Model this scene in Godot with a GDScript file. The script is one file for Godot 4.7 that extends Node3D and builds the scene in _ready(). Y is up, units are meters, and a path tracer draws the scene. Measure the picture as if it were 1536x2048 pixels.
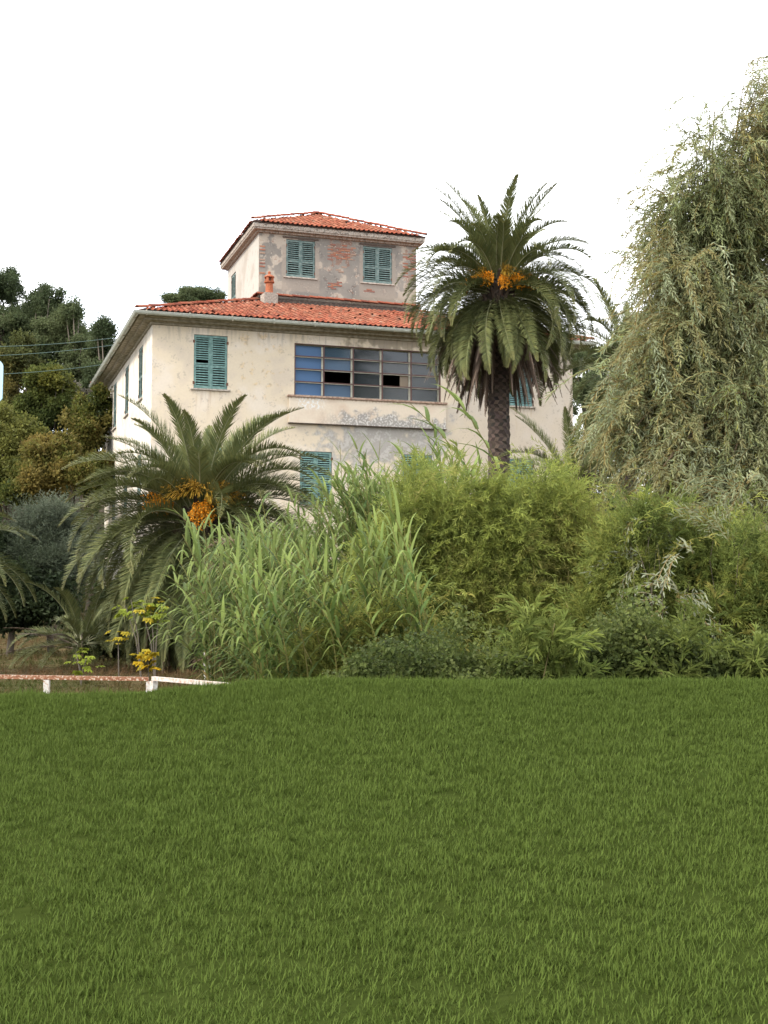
extends Node3D

const FOCAL := 2550.0                     # lens in pixels of a 1536 x 2048 frame
const EYE := Vector3(0, 1.6, 0)
var pitch := atan(176.0 / FOCAL)
var R := RandomNumberGenerator.new()
var lumps := FastNoiseLite.new()
var taken := {}
var M := {}                               # materials
var mesh_of := {}                         # meshes that several things share


# ---------------------------------------------------------------- helpers
func ray(x: float, y: float) -> Vector3:
	var v := Vector3((x - 768.0) / FOCAL, (1024.0 - y) / FOCAL, -1.0)
	return Vector3(v.x, v.y * cos(pitch) - v.z * sin(pitch), v.y * sin(pitch) + v.z * cos(pitch))

func at(x: float, y: float, d: float) -> Vector3:      # the place d metres away that is seen in that direction
	var v := ray(x, y)
	return EYE + v * (d / -v.z)

func ground_at(x: float, d: float) -> Vector3:
	var p := at(x, 1200, d)
	return Vector3(p.x, hill(p.x, p.z), p.z)

func rr(a: float, b: float) -> float:
	return R.randf_range(a, b)

func lin(r: float, g: float, b: float) -> Color:
	return Color(r, g, b).linear_to_srgb()

func begin(smooth := false) -> SurfaceTool:
	var s := SurfaceTool.new()
	s.begin(Mesh.PRIMITIVE_TRIANGLES)
	s.set_smooth_group(0 if smooth else 0xFFFFFFFF)
	s.set_color(Color.WHITE)
	s.set_uv(Vector2.ZERO)
	return s

func finish(s: SurfaceTool, m: Material) -> ArrayMesh:
	s.generate_normals()
	s.index()
	var a := s.commit()
	a.surface_set_material(0, m)
	return a

func numbered(called: String, parent: Node) -> String:
	var key := str(parent.get_instance_id()) + called
	var n: int = taken.get(key, 0)
	taken[key] = n + 1
	return called if n == 0 else "%s_%03d" % [called, n]

func put(called: String, mesh: Mesh, parent: Node = self, xf := Transform3D(), material: Material = null) -> MeshInstance3D:
	var o := MeshInstance3D.new()
	o.name = numbered(called, parent)
	o.mesh = mesh
	o.transform = xf
	if material:
		o.material_override = material
	parent.add_child(o, true)
	return o

func tag(o: Node, label: String, category := "", group := "", kind := ""):
	if label: o.set_meta("label", label)
	if category: o.set_meta("category", category)
	if group: o.set_meta("group", group)
	if kind: o.set_meta("kind", kind)
	return o

func thing(called: String, label: String, category: String, where := Vector3.ZERO, turn := 0.0, group := "") -> Node3D:
	var o := Node3D.new()
	o.name = numbered(called, self)
	o.position = where
	o.rotation.y = turn
	add_child(o, true)
	tag(o, label, category, group)
	return o

func many(called: String, mesh: Mesh, xfs: Array, cols: Array, parent: Node, kind := "stuff") -> MultiMeshInstance3D:
	var mm := MultiMesh.new()
	mm.transform_format = MultiMesh.TRANSFORM_3D
	mm.use_colors = true
	mm.mesh = mesh
	mm.instance_count = xfs.size()
	var b := PackedFloat32Array()
	b.resize(xfs.size() * 16)
	for i in xfs.size():
		var t: Transform3D = xfs[i]
		var c: Color = cols[i]
		var k := i * 16
		b[k] = t.basis.x.x; b[k + 1] = t.basis.y.x; b[k + 2] = t.basis.z.x; b[k + 3] = t.origin.x
		b[k + 4] = t.basis.x.y; b[k + 5] = t.basis.y.y; b[k + 6] = t.basis.z.y; b[k + 7] = t.origin.y
		b[k + 8] = t.basis.x.z; b[k + 9] = t.basis.y.z; b[k + 10] = t.basis.z.z; b[k + 11] = t.origin.z
		b[k + 12] = c.r; b[k + 13] = c.g; b[k + 14] = c.b; b[k + 15] = 1.0
	mm.buffer = b
	var o := MultiMeshInstance3D.new()
	o.name = numbered(called, parent)
	o.multimesh = mm
	parent.add_child(o, true)
	o.set_meta("kind", kind)
	return o

func tri(s: SurfaceTool, a: Vector3, b: Vector3, c: Vector3):
	s.add_vertex(a); s.add_vertex(b); s.add_vertex(c)

func quad(s: SurfaceTool, a: Vector3, b: Vector3, c: Vector3, d: Vector3):     # clockwise seen from the front
	s.add_vertex(a); s.add_vertex(b); s.add_vertex(c)
	s.add_vertex(a); s.add_vertex(c); s.add_vertex(d)

func box(s: SurfaceTool, c: Vector3, size: Vector3, b := Basis()):
	var h := size / 2.0
	var p := []
	for k in 8:
		p.append(c + b * Vector3(h.x if k & 1 else -h.x, h.y if k & 2 else -h.y, h.z if k & 4 else -h.z))
	quad(s, p[4], p[6], p[7], p[5]); quad(s, p[1], p[3], p[2], p[0])
	quad(s, p[0], p[2], p[6], p[4]); quad(s, p[5], p[7], p[3], p[1])
	quad(s, p[6], p[2], p[3], p[7]); quad(s, p[0], p[4], p[5], p[1])

func tube(s: SurfaceTool, pts: Array, radii: Array, sides := 6):
	var rings := []
	for i in pts.size():
		var d: Vector3 = (pts[mini(i + 1, pts.size() - 1)] - pts[maxi(i - 1, 0)]).normalized()
		var x := d.cross(Vector3.UP if absf(d.y) < 0.95 else Vector3.RIGHT).normalized()
		var y := d.cross(x)
		var ring := []
		for k in sides:
			var a := TAU * k / sides
			ring.append(pts[i] + (x * cos(a) + y * sin(a)) * radii[i])
		rings.append(ring)
	for i in pts.size() - 1:
		for k in sides:
			var n := (k + 1) % sides
			quad(s, rings[i][k], rings[i][n], rings[i + 1][n], rings[i + 1][k])
	for k in range(1, sides - 1):
		tri(s, rings[0][0], rings[0][k + 1], rings[0][k])
		var e: Array = rings[-1]
		tri(s, e[0], e[k], e[k + 1])

func lathe(s: SurfaceTool, prof: Array, sides := 14):          # prof: Vector2(radius, height)
	for i in prof.size() - 1:
		for k in sides:
			var a := TAU * k / sides
			var b := TAU * (k + 1) / sides
			var p: Vector2 = prof[i]
			var q: Vector2 = prof[i + 1]
			quad(s, Vector3(p.x * cos(a), p.y, p.x * sin(a)), Vector3(q.x * cos(a), q.y, q.x * sin(a)), Vector3(q.x * cos(b), q.y, q.x * sin(b)), Vector3(p.x * cos(b), p.y, p.x * sin(b)))

func leaf(s: SurfaceTool, base: Vector3, dir: Vector3, up: Vector3, length: float, width: float, c: Color, fold := 0.25, bend := 0.0):
	var side := dir.cross(up).normalized() * width * 0.5
	var n := side.cross(dir).normalized()
	var mid := base + dir * length * 0.45
	var tip := base + dir * length - n * bend * length
	s.set_color(c)
	tri(s, base, mid + side + n * width * fold, tip)
	tri(s, base, tip, mid - side + n * width * fold)

func blade(s: SurfaceTool, base: Vector3, dir: Vector3, length: float, width: float, droop: float, c: Color, segs := 4):
	var side := dir.cross(Vector3.UP)
	side = (side if side.length() > 0.05 else Vector3.RIGHT).normalized()
	var p := base
	var d := dir
	s.set_color(c)
	for i in segs:
		var w0 := width * (1.0 - pow(float(i) / segs, 1.6)) * (0.75 if i == 0 else 1.0)
		var w1 := width * (1.0 - pow(float(i + 1) / segs, 1.6))
		var q := p + d * length / segs
		var n0 := side * w0 * 0.5
		var n1 := side * w1 * 0.5
		if i == segs - 1:
			tri(s, p - n0, p + n0, q)
		else:
			quad(s, p - n0, p + n0, q + n1, q - n1)
		p = q
		d = (d + Vector3.DOWN * droop / segs).normalized()

func rand_dir() -> Vector3:
	var z := rr(-1, 1)
	var a := rr(0, TAU)
	var q := sqrt(1 - z * z)
	return Vector3(q * cos(a), z, q * sin(a))

func paint(base: Color, rough := 0.8, vertex := false) -> StandardMaterial3D:
	var m := StandardMaterial3D.new()
	m.albedo_color = base.linear_to_srgb()
	m.roughness = rough
	m.vertex_color_use_as_albedo = vertex
	return m

func leafy(rough := 0.55, back := 0.5) -> StandardMaterial3D:
	var m := paint(Color(1, 1, 1), rough, true)
	m.cull_mode = BaseMaterial3D.CULL_DISABLED
	m.backlight_enabled = true
	m.backlight = Color(back, back, back).linear_to_srgb()
	m.metallic_specular = 0.22
	return m

func noise_tex(freq: float, stops: Array, size := 512, octaves := 4, seed_ := 1, kind := FastNoiseLite.TYPE_SIMPLEX_SMOOTH) -> NoiseTexture2D:
	var n := FastNoiseLite.new()
	n.noise_type = kind
	n.frequency = freq
	n.fractal_octaves = octaves
	n.seed = seed_
	var t := NoiseTexture2D.new()
	t.width = size; t.height = size
	t.seamless = true
	t.noise = n
	var g := Gradient.new()
	var off := PackedFloat32Array()
	var col := PackedColorArray()
	for q in stops:
		off.append(q[0]); col.append((q[1] * 0.84).linear_to_srgb())
	g.offsets = off; g.colors = col
	t.color_ramp = g
	return t

func grained(freq: float, stops: Array, scale: float, rough := 0.85, seed_ := 1, bump := 0.0) -> StandardMaterial3D:
	var m := paint(Color(1, 1, 1), rough)
	m.albedo_texture = noise_tex(freq, stops, 512, 5, seed_)
	m.uv1_triplanar = true
	m.uv1_world_triplanar = true
	m.uv1_scale = Vector3.ONE * scale
	if bump > 0:
		m.heightmap_enabled = true
		m.heightmap_texture = m.albedo_texture
		m.heightmap_scale = bump
	return m

func sm(a: float, b: float, x: float) -> float:
	return smoothstep(a, b, x)


# ---------------------------------------------------------------- the ground
func hill(x: float, z: float) -> float:
	var d := -z
	var left := sm(38, 82, d) * sm(-9.0 - 0.10 * (d - 40), -24.0 - 0.15 * (d - 40), x)
	var back := sm(64, 98, d) * (1.0 - 0.35 * sm(-5, 25, x))
	var h := 13.0 * maxf(left, back)
	h += 1.2 * lumps.get_noise_2d(x * 3.0, z * 3.0) * sm(40, 60, d)
	return h * (1.0 - 0.75 * sm(130, 320, d))

func build_ground():
	var xs := []
	var zs := []
	var v := -60.0
	while v <= 60.0:
		xs.append(v); v += 2.5
	var step := 5.0
	var e := 60.0
	while e < 2400:
		e += step; step *= 1.35
		xs.append(e); xs.push_front(-e)
	v = 60.0
	e = 60.0; step = 5.0
	var near := []
	while e < 2400:
		e += step; step *= 1.35
		near.append(e)
	near.reverse()
	zs = near
	while v >= -160.0:
		zs.append(v); v -= 2.5
	e = 160.0; step = 5.0
	while e < 2400:
		e += step; step *= 1.35
		zs.append(-e)
	var s := begin(true)
	for i in xs.size() - 1:
		for j in zs.size() - 1:
			var p := func(a, b): return Vector3(xs[a], hill(xs[a], zs[b]), zs[b])
			quad(s, p.call(i, j), p.call(i, j + 1), p.call(i + 1, j + 1), p.call(i + 1, j))
	tag(put("ground", finish(s, M.soil)), "olive brown rough ground below the palms and up the hillside", "", "", "structure")

func bank_height(x: float, d: float) -> float:
	var crest := lerpf(1.072, 1.145, sm(-1.5, -0.4, x))
	crest += 0.012 * lumps.get_noise_2d(x * 30.0, 5.0)
	if d < 7.0:
		return crest * pow(d / 7.0, 1.05) + 0.01 * lumps.get_noise_2d(x * 40.0, d * 40.0)
	return crest * (1.0 - sm(7.0, 9.0, d)) - 0.03 * sm(8.5, 9.2, d)

func build_bank():
	var s := begin(true)
	var ds := [-1.0, 0.0, 1.0, 2.0, 2.6, 3.2, 3.8, 4.4, 5.0, 5.5, 6.0, 6.4, 6.8, 7.0, 7.2, 7.5, 7.8, 8.2, 8.6, 9.2]
	for i in 60:
		for j in ds.size() - 1:
			var p := func(a, b):
				var x: float = -15.0 + a * 0.5
				var d: float = ds[b]
				return Vector3(x, (bank_height(x, d) if d > 0 else -0.03) + 0.004, -d)
			quad(s, p.call(i, j), p.call(i, j + 1), p.call(i + 1, j + 1), p.call(i + 1, j))
	tag(put("grass_bank", finish(s, M.turf)), "smooth olive green grass bank filling the foreground", "", "", "structure")
	R.seed = 5
	var clumps := []
	for v in 3:
		var g := begin()
		for k in 44:
			var b := Vector3(rr(-0.07, 0.07), -0.006, rr(-0.07, 0.07))
			var dir := (Vector3.UP + rand_dir() * 0.55).normalized()
			var t := rr(0.87, 1.13)
			if k % 15 == 0: t *= 1.25
			blade(g, b, dir, rr(0.022, 0.042), rr(0.003, 0.005), rr(0.2, 1.2), Color(t, t * rr(0.95, 1.05), t * 0.9), 3)
		clumps.append(finish(g, M.grass))
	var xf := [[], [], []]
	var cl := [[], [], []]
	for k in 24000:
		var d := sqrt(rr(2.2 * 2.2, 7.9 * 7.9)) if k % 4 else rr(6.3, 8.0)
		var tall := rr(1.2, 2.2) if d > 6.7 and k % 9 == 0 else rr(0.75, 1.15)
		var x := rr(-1, 1) * (d * 0.31 + 1.3)
		var tone := 1.0 + 0.10 * lumps.get_noise_2d(x * 9.0, d * 9.0) + rr(-0.07, 0.07)
		var v := k % 3
		xf[v].append(Transform3D(Basis(Vector3.UP, rr(0, TAU)).scaled(Vector3(1, tall, 1)), Vector3(x, bank_height(x, d), -d)))
		cl[v].append(Color(0.074 * tone, 0.106 * tone, 0.0225 * tone))
	var o := Node3D.new()
	o.name = "lawn_grass"
	add_child(o)
	tag(o, "short even olive green grass covering the near bank", "grass", "", "stuff")
	for v in 3:
		many("blades", clumps[v], xf[v], cl[v], o)


# ---------------------------------------------------------------- the villa
func wall_image(w: float, h: float, ppm: float, what: String) -> ImageTexture:
	var W := int(w * ppm)
	var H := int(h * ppm)
	var im := Image.create(W, H, false, Image.FORMAT_RGB8)
	var a := FastNoiseLite.new(); a.seed = what.length() + 3; a.frequency = 0.5; a.fractal_octaves = 4
	var b := FastNoiseLite.new(); b.seed = 9; b.frequency = 2.2; b.fractal_octaves = 4
	var c := FastNoiseLite.new(); c.seed = 17; c.frequency = 9.0; c.fractal_octaves = 3
	for j in H:
		var y := h - (j + 0.5) / ppm
		for i in W:
			var x := (i + 0.5) / ppm
			var n1 := a.get_noise_2d(x, y)
			var n2 := b.get_noise_2d(x, y)
			var n3 := c.get_noise_2d(x, y)
			var streak := b.get_noise_2d(x * 2.6, y * 0.22)
			var k: Color
			if what == "front":
				k = Color(0.77, 0.655, 0.50)
				k = k.lerp(Color(0.80, 0.70, 0.58), sm(0.0, 0.45, n1))
				k = k.lerp(Color(0.66, 0.56, 0.46), 0.6 * sm(0.1, 0.5, -n1))
				k = k.lerp(Color(0.80, 0.60, 0.36), 0.7 * sm(0.15, 0.5, n2) * sm(2.6, 3.4, x) * (1 - sm(4.2, 5.0, x)) * sm(8.4, 9.2, y))
				k = k.lerp(Color(0.56, 0.49, 0.42), 0.55 * sm(10.8, 12.5, x + n1 * 1.5))
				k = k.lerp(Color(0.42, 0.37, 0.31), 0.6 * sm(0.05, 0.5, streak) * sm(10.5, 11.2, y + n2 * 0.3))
				var ragged_dark := sm(-0.1, 0.35, n2 + 0.9 * (1.0 - absf(x - 9.0) / 2.4) - 2.2 * maxf(0.0, 11.12 - y))  # ragged darker brown along the wall top above the veranda
				k = k.lerp(Color(0.22, 0.18, 0.13), 0.62 * ragged_dark * sm(6.4, 7.2, x))
				var e := 1.0 - Vector2((x - 8.4) / 2.6, (y - 7.5) / 1.15).length()
				var stain := sm(-0.05, 0.35, e + n2 * 0.55 + n1 * 0.5)
				k = k.lerp(Color(0.36, 0.35, 0.34).lerp(Color(0.6, 0.58, 0.56), sm(0.0, 0.5, n3 * 0.5 + n2 * 0.8)), 0.8 * stain)
				k = k.lerp(Color(0.74, 0.73, 0.71), 0.6 * sm(0.3, 0.42, n3 * 0.7 + n2 * 0.5) * stain)
				for wx in [2.06, 13.94, 5.93, 9.8]:
					k = k.lerp(Color(0.4, 0.24, 0.14), 0.35 * sm(0.75, 0.55, absf(x - wx)) * sm(0.1, 0.5, streak) * sm(7.6, 8.95, y) * (1 - sm(8.95, 9.0, y)))
				k = k.lerp(Color(0.38, 0.33, 0.29), 0.5 * sm(0.28, 0.42, n3 * 0.6 + n2 * 0.6))
			elif what == "parapet":
				k = Color(0.78, 0.67, 0.54).lerp(Color(0.70, 0.56, 0.44), sm(0.0, 0.5, n1))
				var stain2 := sm(-0.2, 0.35, n2 * 0.8 + n1 * 0.3 + 0.75 - 1.9 * y / h + 0.2 * (1.0 - absf(x - 3.6) / 1.8)) * sm(1.2, 2.6, x + n1)
				k = k.lerp(Color(0.33, 0.32, 0.31).lerp(Color(0.7, 0.68, 0.65), sm(0.12, 0.3, n3)), 0.85 * stain2)
				k = k.lerp(Color(0.36, 0.2, 0.12), 0.6 * sm(0.06, 0.0, h - y + n3 * 0.06))
				k = k.lerp(Color(0.8, 0.79, 0.77), sm(0.2, 0.3, n3 + 0.1) * sm(0.6, 0.3, absf(x - 0.8)) * sm(0.3, 0.1, absf(y - h + 0.2)))
			elif what == "tower":
				k = Color(0.25, 0.23, 0.205).lerp(Color(0.32, 0.29, 0.255), sm(-0.2, 0.4, n1))
				k = k.lerp(Color(0.185, 0.17, 0.155), sm(0.1, 0.5, n2))
				k = k.lerp(Color(0.46, 0.40, 0.33), sm(0.02, 0.2, n1 + n2 * 0.5 - 0.18 + 0.5 * sm(1.6, 0.4, absf(x - 0.75)) * sm(1.2, 2.4, y)))
				k = k.lerp(Color(0.26, 0.15, 0.11), 0.7 * sm(0.12, 0.25, n2 + 0.3 * n3 - 0.3 + 0.55 * sm(0.9, 0.2, absf(x - 3.4)) * sm(1.5, 2.2, y) + 0.4 * sm(0.4, 0.1, absf(x - 6.4)) * sm(1.0, 1.6, y)))
				k = k.lerp(Color(0.34, 0.29, 0.235), 0.75 * sm(0.55, 0.3, Vector2((x - 5.2) / 1.6, (y - 0.35) / 0.6).length() * 0.5))
				k = k.lerp(Color(0.5, 0.46, 0.4), 0.7 * sm(0.36, 0.46, n3 * 0.7 + 0.6 * n2))
				for wx in [1.72, 4.99]:
					var f := maxf(absf(x - wx) - 0.66, absf(y - 1.66) - 0.82)
					k = k.lerp(Color(0.36, 0.31, 0.26), 0.7 * sm(0.16, 0.08, f + 0.05 * n2))
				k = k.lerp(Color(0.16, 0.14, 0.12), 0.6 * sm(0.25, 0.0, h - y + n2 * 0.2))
			else:
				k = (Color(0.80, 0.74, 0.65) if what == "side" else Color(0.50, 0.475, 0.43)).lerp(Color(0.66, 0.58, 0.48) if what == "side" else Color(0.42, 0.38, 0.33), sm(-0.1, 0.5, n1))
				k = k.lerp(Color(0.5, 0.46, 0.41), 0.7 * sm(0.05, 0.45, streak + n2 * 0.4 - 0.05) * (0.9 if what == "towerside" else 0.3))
				k = k.lerp(Color(0.36, 0.33, 0.30), 0.6 * sm(0.3, 0.5, n2 + n3 * 0.3))
			var g := 0.775 + 0.035 * n3
			im.set_pixel(i, j, Color(clampf(k.r * g, 0, 1), clampf(k.g * g, 0, 1), clampf(k.b * g, 0, 1)).linear_to_srgb())
	return ImageTexture.create_from_image(im)

func plaster(tex: Texture2D) -> StandardMaterial3D:
	var m := paint(Color(1, 1, 1), 0.92)
	m.albedo_texture = tex
	m.texture_repeat = false
	m.metallic_specular = 0.2
	return m

func wall_mesh(w: float, h: float, holes: Array, thick: float, m: Material) -> ArrayMesh:
	# x along the wall, y up, outer face at z = 0
	var s := begin()
	var xs := [0.0, w]
	var ys := [0.0, h]
	for q in holes:
		for e in [q[0], q[1]]:
			if not xs.has(e): xs.append(e)
		for e in [q[2], q[3]]:
			if not ys.has(e): ys.append(e)
	xs.sort(); ys.sort()
	for i in xs.size() - 1:
		for j in ys.size() - 1:
			var cx: float = (xs[i] + xs[i + 1]) / 2.0
			var cy: float = (ys[j] + ys[j + 1]) / 2.0
			if holes.any(func(q): return cx > q[0] and cx < q[1] and cy > q[2] and cy < q[3]):
				continue
			var c := [Vector3(xs[i], ys[j], 0), Vector3(xs[i], ys[j + 1], 0), Vector3(xs[i + 1], ys[j + 1], 0), Vector3(xs[i + 1], ys[j], 0)]
			for k in [0, 1, 2, 0, 2, 3]:
				s.set_uv(Vector2(c[k].x / w, 1.0 - c[k].y / h))
				s.add_vertex(c[k])
			for k in [0, 2, 1, 0, 3, 2]:
				s.set_uv(Vector2(c[k].x / w, 1.0 - c[k].y / h))
				s.add_vertex(c[k] + Vector3(0, 0, -thick))
	var t := Vector3(0, 0, -thick)
	for q in holes:
		var a := Vector3(q[0], q[2], 0)
		var b := Vector3(q[0], q[3], 0)
		var c := Vector3(q[1], q[3], 0)
		var d := Vector3(q[1], q[2], 0)
		for e in [[a, b], [b, c], [c, d], [d, a]]:
			s.set_uv(Vector2(e[0].x / w, 1.0 - e[0].y / h))
			quad(s, e[0], e[0] + t, e[1] + t, e[1])
	return finish(s, m)

func slat_mesh(w: float) -> ArrayMesh:
	var key := "slat%.2f" % w
	if not mesh_of.has(key):
		var s := begin()
		box(s, Vector3.ZERO, Vector3(w, 0.056, 0.010), Basis(Vector3.RIGHT, -0.6))
		mesh_of[key] = finish(s, M.shutter)
	return mesh_of[key]

func shutters(parent: Node3D, xf: Transform3D, w: float, h: float, m: Material, single: bool, broken := 0):
	# a pair of closed louvred leaves in an opening whose lower left corner is xf
	var lw := w / 2.0
	for k in 2:
		var s := begin()
		var x0 := k * lw + (0.008 if k == 0 else 0.004)
		var x1 := (k + 1) * lw - (0.004 if k == 0 else 0.008)
		var t := 0.075
		var depth := 0.042
		box(s, Vector3(x0 + t / 2, h / 2, 0), Vector3(t, h - 0.03, depth))
		box(s, Vector3(x1 - t / 2, h / 2, 0), Vector3(t, h - 0.03, depth))
		var iw := x1 - x0 - 2 * t
		var cx := (x0 + x1) / 2
		var mid := h * 0.42
		box(s, Vector3(cx, 0.015 + 0.05, 0), Vector3(iw, 0.10, depth - 0.004))
		box(s, Vector3(cx, mid, 0), Vector3(iw, 0.09, depth - 0.004))
		box(s, Vector3(cx, h - 0.015 - 0.04, 0), Vector3(iw, 0.08, depth - 0.004))
		if k == 0:
			box(s, Vector3(lw, h / 2, 0.026), Vector3(0.05, h - 0.03, 0.012))
		var swing := Transform3D(Basis(Vector3.UP, rr(-0.02, 0.02)), Vector3.ZERO)
		var o := put("shutter", finish(s, m), parent, xf * swing)
		var ys := []
		for span in [[0.13, mid - 0.05], [mid + 0.05, h - 0.10]]:
			var n := int((span[1] - span[0]) / 0.08)
			for i in n:
				ys.append(span[0] + (i + 0.5) * (span[1] - span[0]) / n)
		var j := begin()
		for i in ys.size():
			if broken > 0 and k == 0 and absi(i - int(ys.size() * 0.47)) < 1:
				continue
			var place := Transform3D(Basis(Vector3.FORWARD, rr(-0.012, 0.012)), Vector3(cx, ys[i], -0.004))
			if single:
				put("slat", slat_mesh(iw + 0.012), o, place, m)
			else:
				box(j, place.origin, Vector3(iw + 0.012, 0.056, 0.010), Basis(Vector3.RIGHT, -0.6))
		if not single:
			put("slats", finish(j, m), o).set_meta("kind", "stuff")
	# dark rebate frame and the wood behind
	var f := begin()
	for q in [[-0.012, h / 2, 0.03, h], [w + 0.012, h / 2, 0.03, h], [w / 2, h + 0.012, w + 0.05, 0.03]]:
		box(f, Vector3(q[0], q[1], 0.012), Vector3(q[2], q[3], 0.03))
	for y in [0.2, h - 0.25]:
		for x in [0.0, w]:
			box(f, Vector3(x, y, 0.034), Vector3(0.07, 0.1, 0.02))
	put("window_frame", finish(f, M.rust), parent, xf)
	var g := begin()
	box(g, Vector3(w / 2, -0.03, 0.0), Vector3(w + 0.22, 0.05, 0.2))
	put("window_sill", finish(g, M.sill), parent, xf)

func tile_mesh() -> ArrayMesh:
	var s := begin()
	var prof := [Vector2(-0.1, 0.010), Vector2(-0.062, 0.010), Vector2(-0.045, 0.034), Vector2(-0.016, 0.048), Vector2(0.016, 0.048), Vector2(0.045, 0.034), Vector2(0.062, 0.010), Vector2(0.1, 0.010)]
	for i in prof.size() - 1:
		var p: Vector2 = prof[i]
		var q: Vector2 = prof[i + 1]
		var a := Vector3(p.x, p.y, -0.21)
		var b := Vector3(q.x, q.y, -0.21)
		var c := Vector3(q.x, q.y + 0.022, 0.19)
		var d := Vector3(p.x, p.y + 0.022, 0.19)
		quad(s, d, a, b, c)
		quad(s, d - Vector3(0, 0.02, 0), d, c, c - Vector3(0, 0.02, 0))
	return finish(s, M.tile)

func tile_tint() -> Color:
	var t := rr(0.75, 1.2)
	var c := Color(0.175, 0.058, 0.037).lerp(Color(0.20, 0.088, 0.056), R.randf() * 0.9)
	if R.randf() < 0.12:
		c = c.lerp(Color(0.14, 0.07, 0.05), rr(0.3, 0.8))
	if R.randf() < 0.03:
		c = c.lerp(Color(0.22, 0.14, 0.10), 0.6)
	return c * t * 1.2

func slope(roof: Node3D, p0: Vector3, along: Vector3, up: Vector3, width: float, run: float, li: float, ri: float, alone: int, ragged := 0.0):
	# rows of tiles over a trapezoid: li and ri are how far its ends come in per metre of slope
	var n := along.cross(up).normalized()
	if n.y < 0: n = -n
	var b := Basis(along, n, -up)
	var xf := []
	var cl := []
	var row := 0
	var v := 0.17
	while v < run:
		var x := v * li + 0.1
		x = ceil(x / 0.2) * 0.2
		while x < width - v * ri - 0.05:
			if not (ragged > 0 and R.randf() < ragged * 0.02 * (1.0 + 3.0 * sm(width * 0.55, width * 0.8, x) * sm(run * 0.5, run * 0.75, v))):
				var wob := Basis(n, rr(-0.02, 0.02)) * Basis(along, rr(-0.012, 0.02))
				if R.randf() < 0.015 * (1 + ragged):
					wob = Basis(n, rr(-0.25, 0.25)) * Basis(along, rr(-0.08, 0.05))
				var t := Transform3D(wob * b, p0 + along * (x + rr(-0.006, 0.006)) + up * (v + rr(-0.012, 0.012)) + n * rr(0.0, 0.012))
				if row < alone:
					put("tile", mesh_of.tile, roof, t, M.tiles[R.randi() % 5])
				else:
					xf.append(t); cl.append(tile_tint())
			x += 0.2
		v += 0.34
		row += 1
	if xf.size():
		many("tiles", mesh_of.tile, xf, cl, roof)

func ridge(roof: Node3D, a: Vector3, b: Vector3, called := "ridge_tile"):
	var d := (b - a)
	var n := int(d.length() / 0.36)
	var dir := d.normalized()
	var x := dir.cross(Vector3.UP).normalized()
	var u := x.cross(dir).normalized()
	for i in n:
		put(called, mesh_of.half_round, roof, Transform3D(Basis(x, u, -dir) * Basis(Vector3.UP, rr(-0.05, 0.05)), a + dir * (i + 0.5) * d.length() / n + u * rr(0.0, 0.02)), M.tiles[R.randi() % 5])

func ring_profile(s: SurfaceTool, prof: Array, x0: float, x1: float, z0: float, z1: float):
	# sweeps (out, height) points round the rectangle x0..x1, z0 (front) .. z1 (back)
	for i in prof.size() - 1:
		var p: Vector2 = prof[i]
		var q: Vector2 = prof[i + 1]
		var c := func(v: Vector2, k: int) -> Vector3:
			return [Vector3(x0 - v.x, v.y, z0 + v.x), Vector3(x1 + v.x, v.y, z0 + v.x), Vector3(x1 + v.x, v.y, z1 - v.x), Vector3(x0 - v.x, v.y, z1 - v.x)][k % 4]
		for k in 4:
			quad(s, c.call(p, k), c.call(q, k), c.call(q, k + 1), c.call(p, k + 1))

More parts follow.
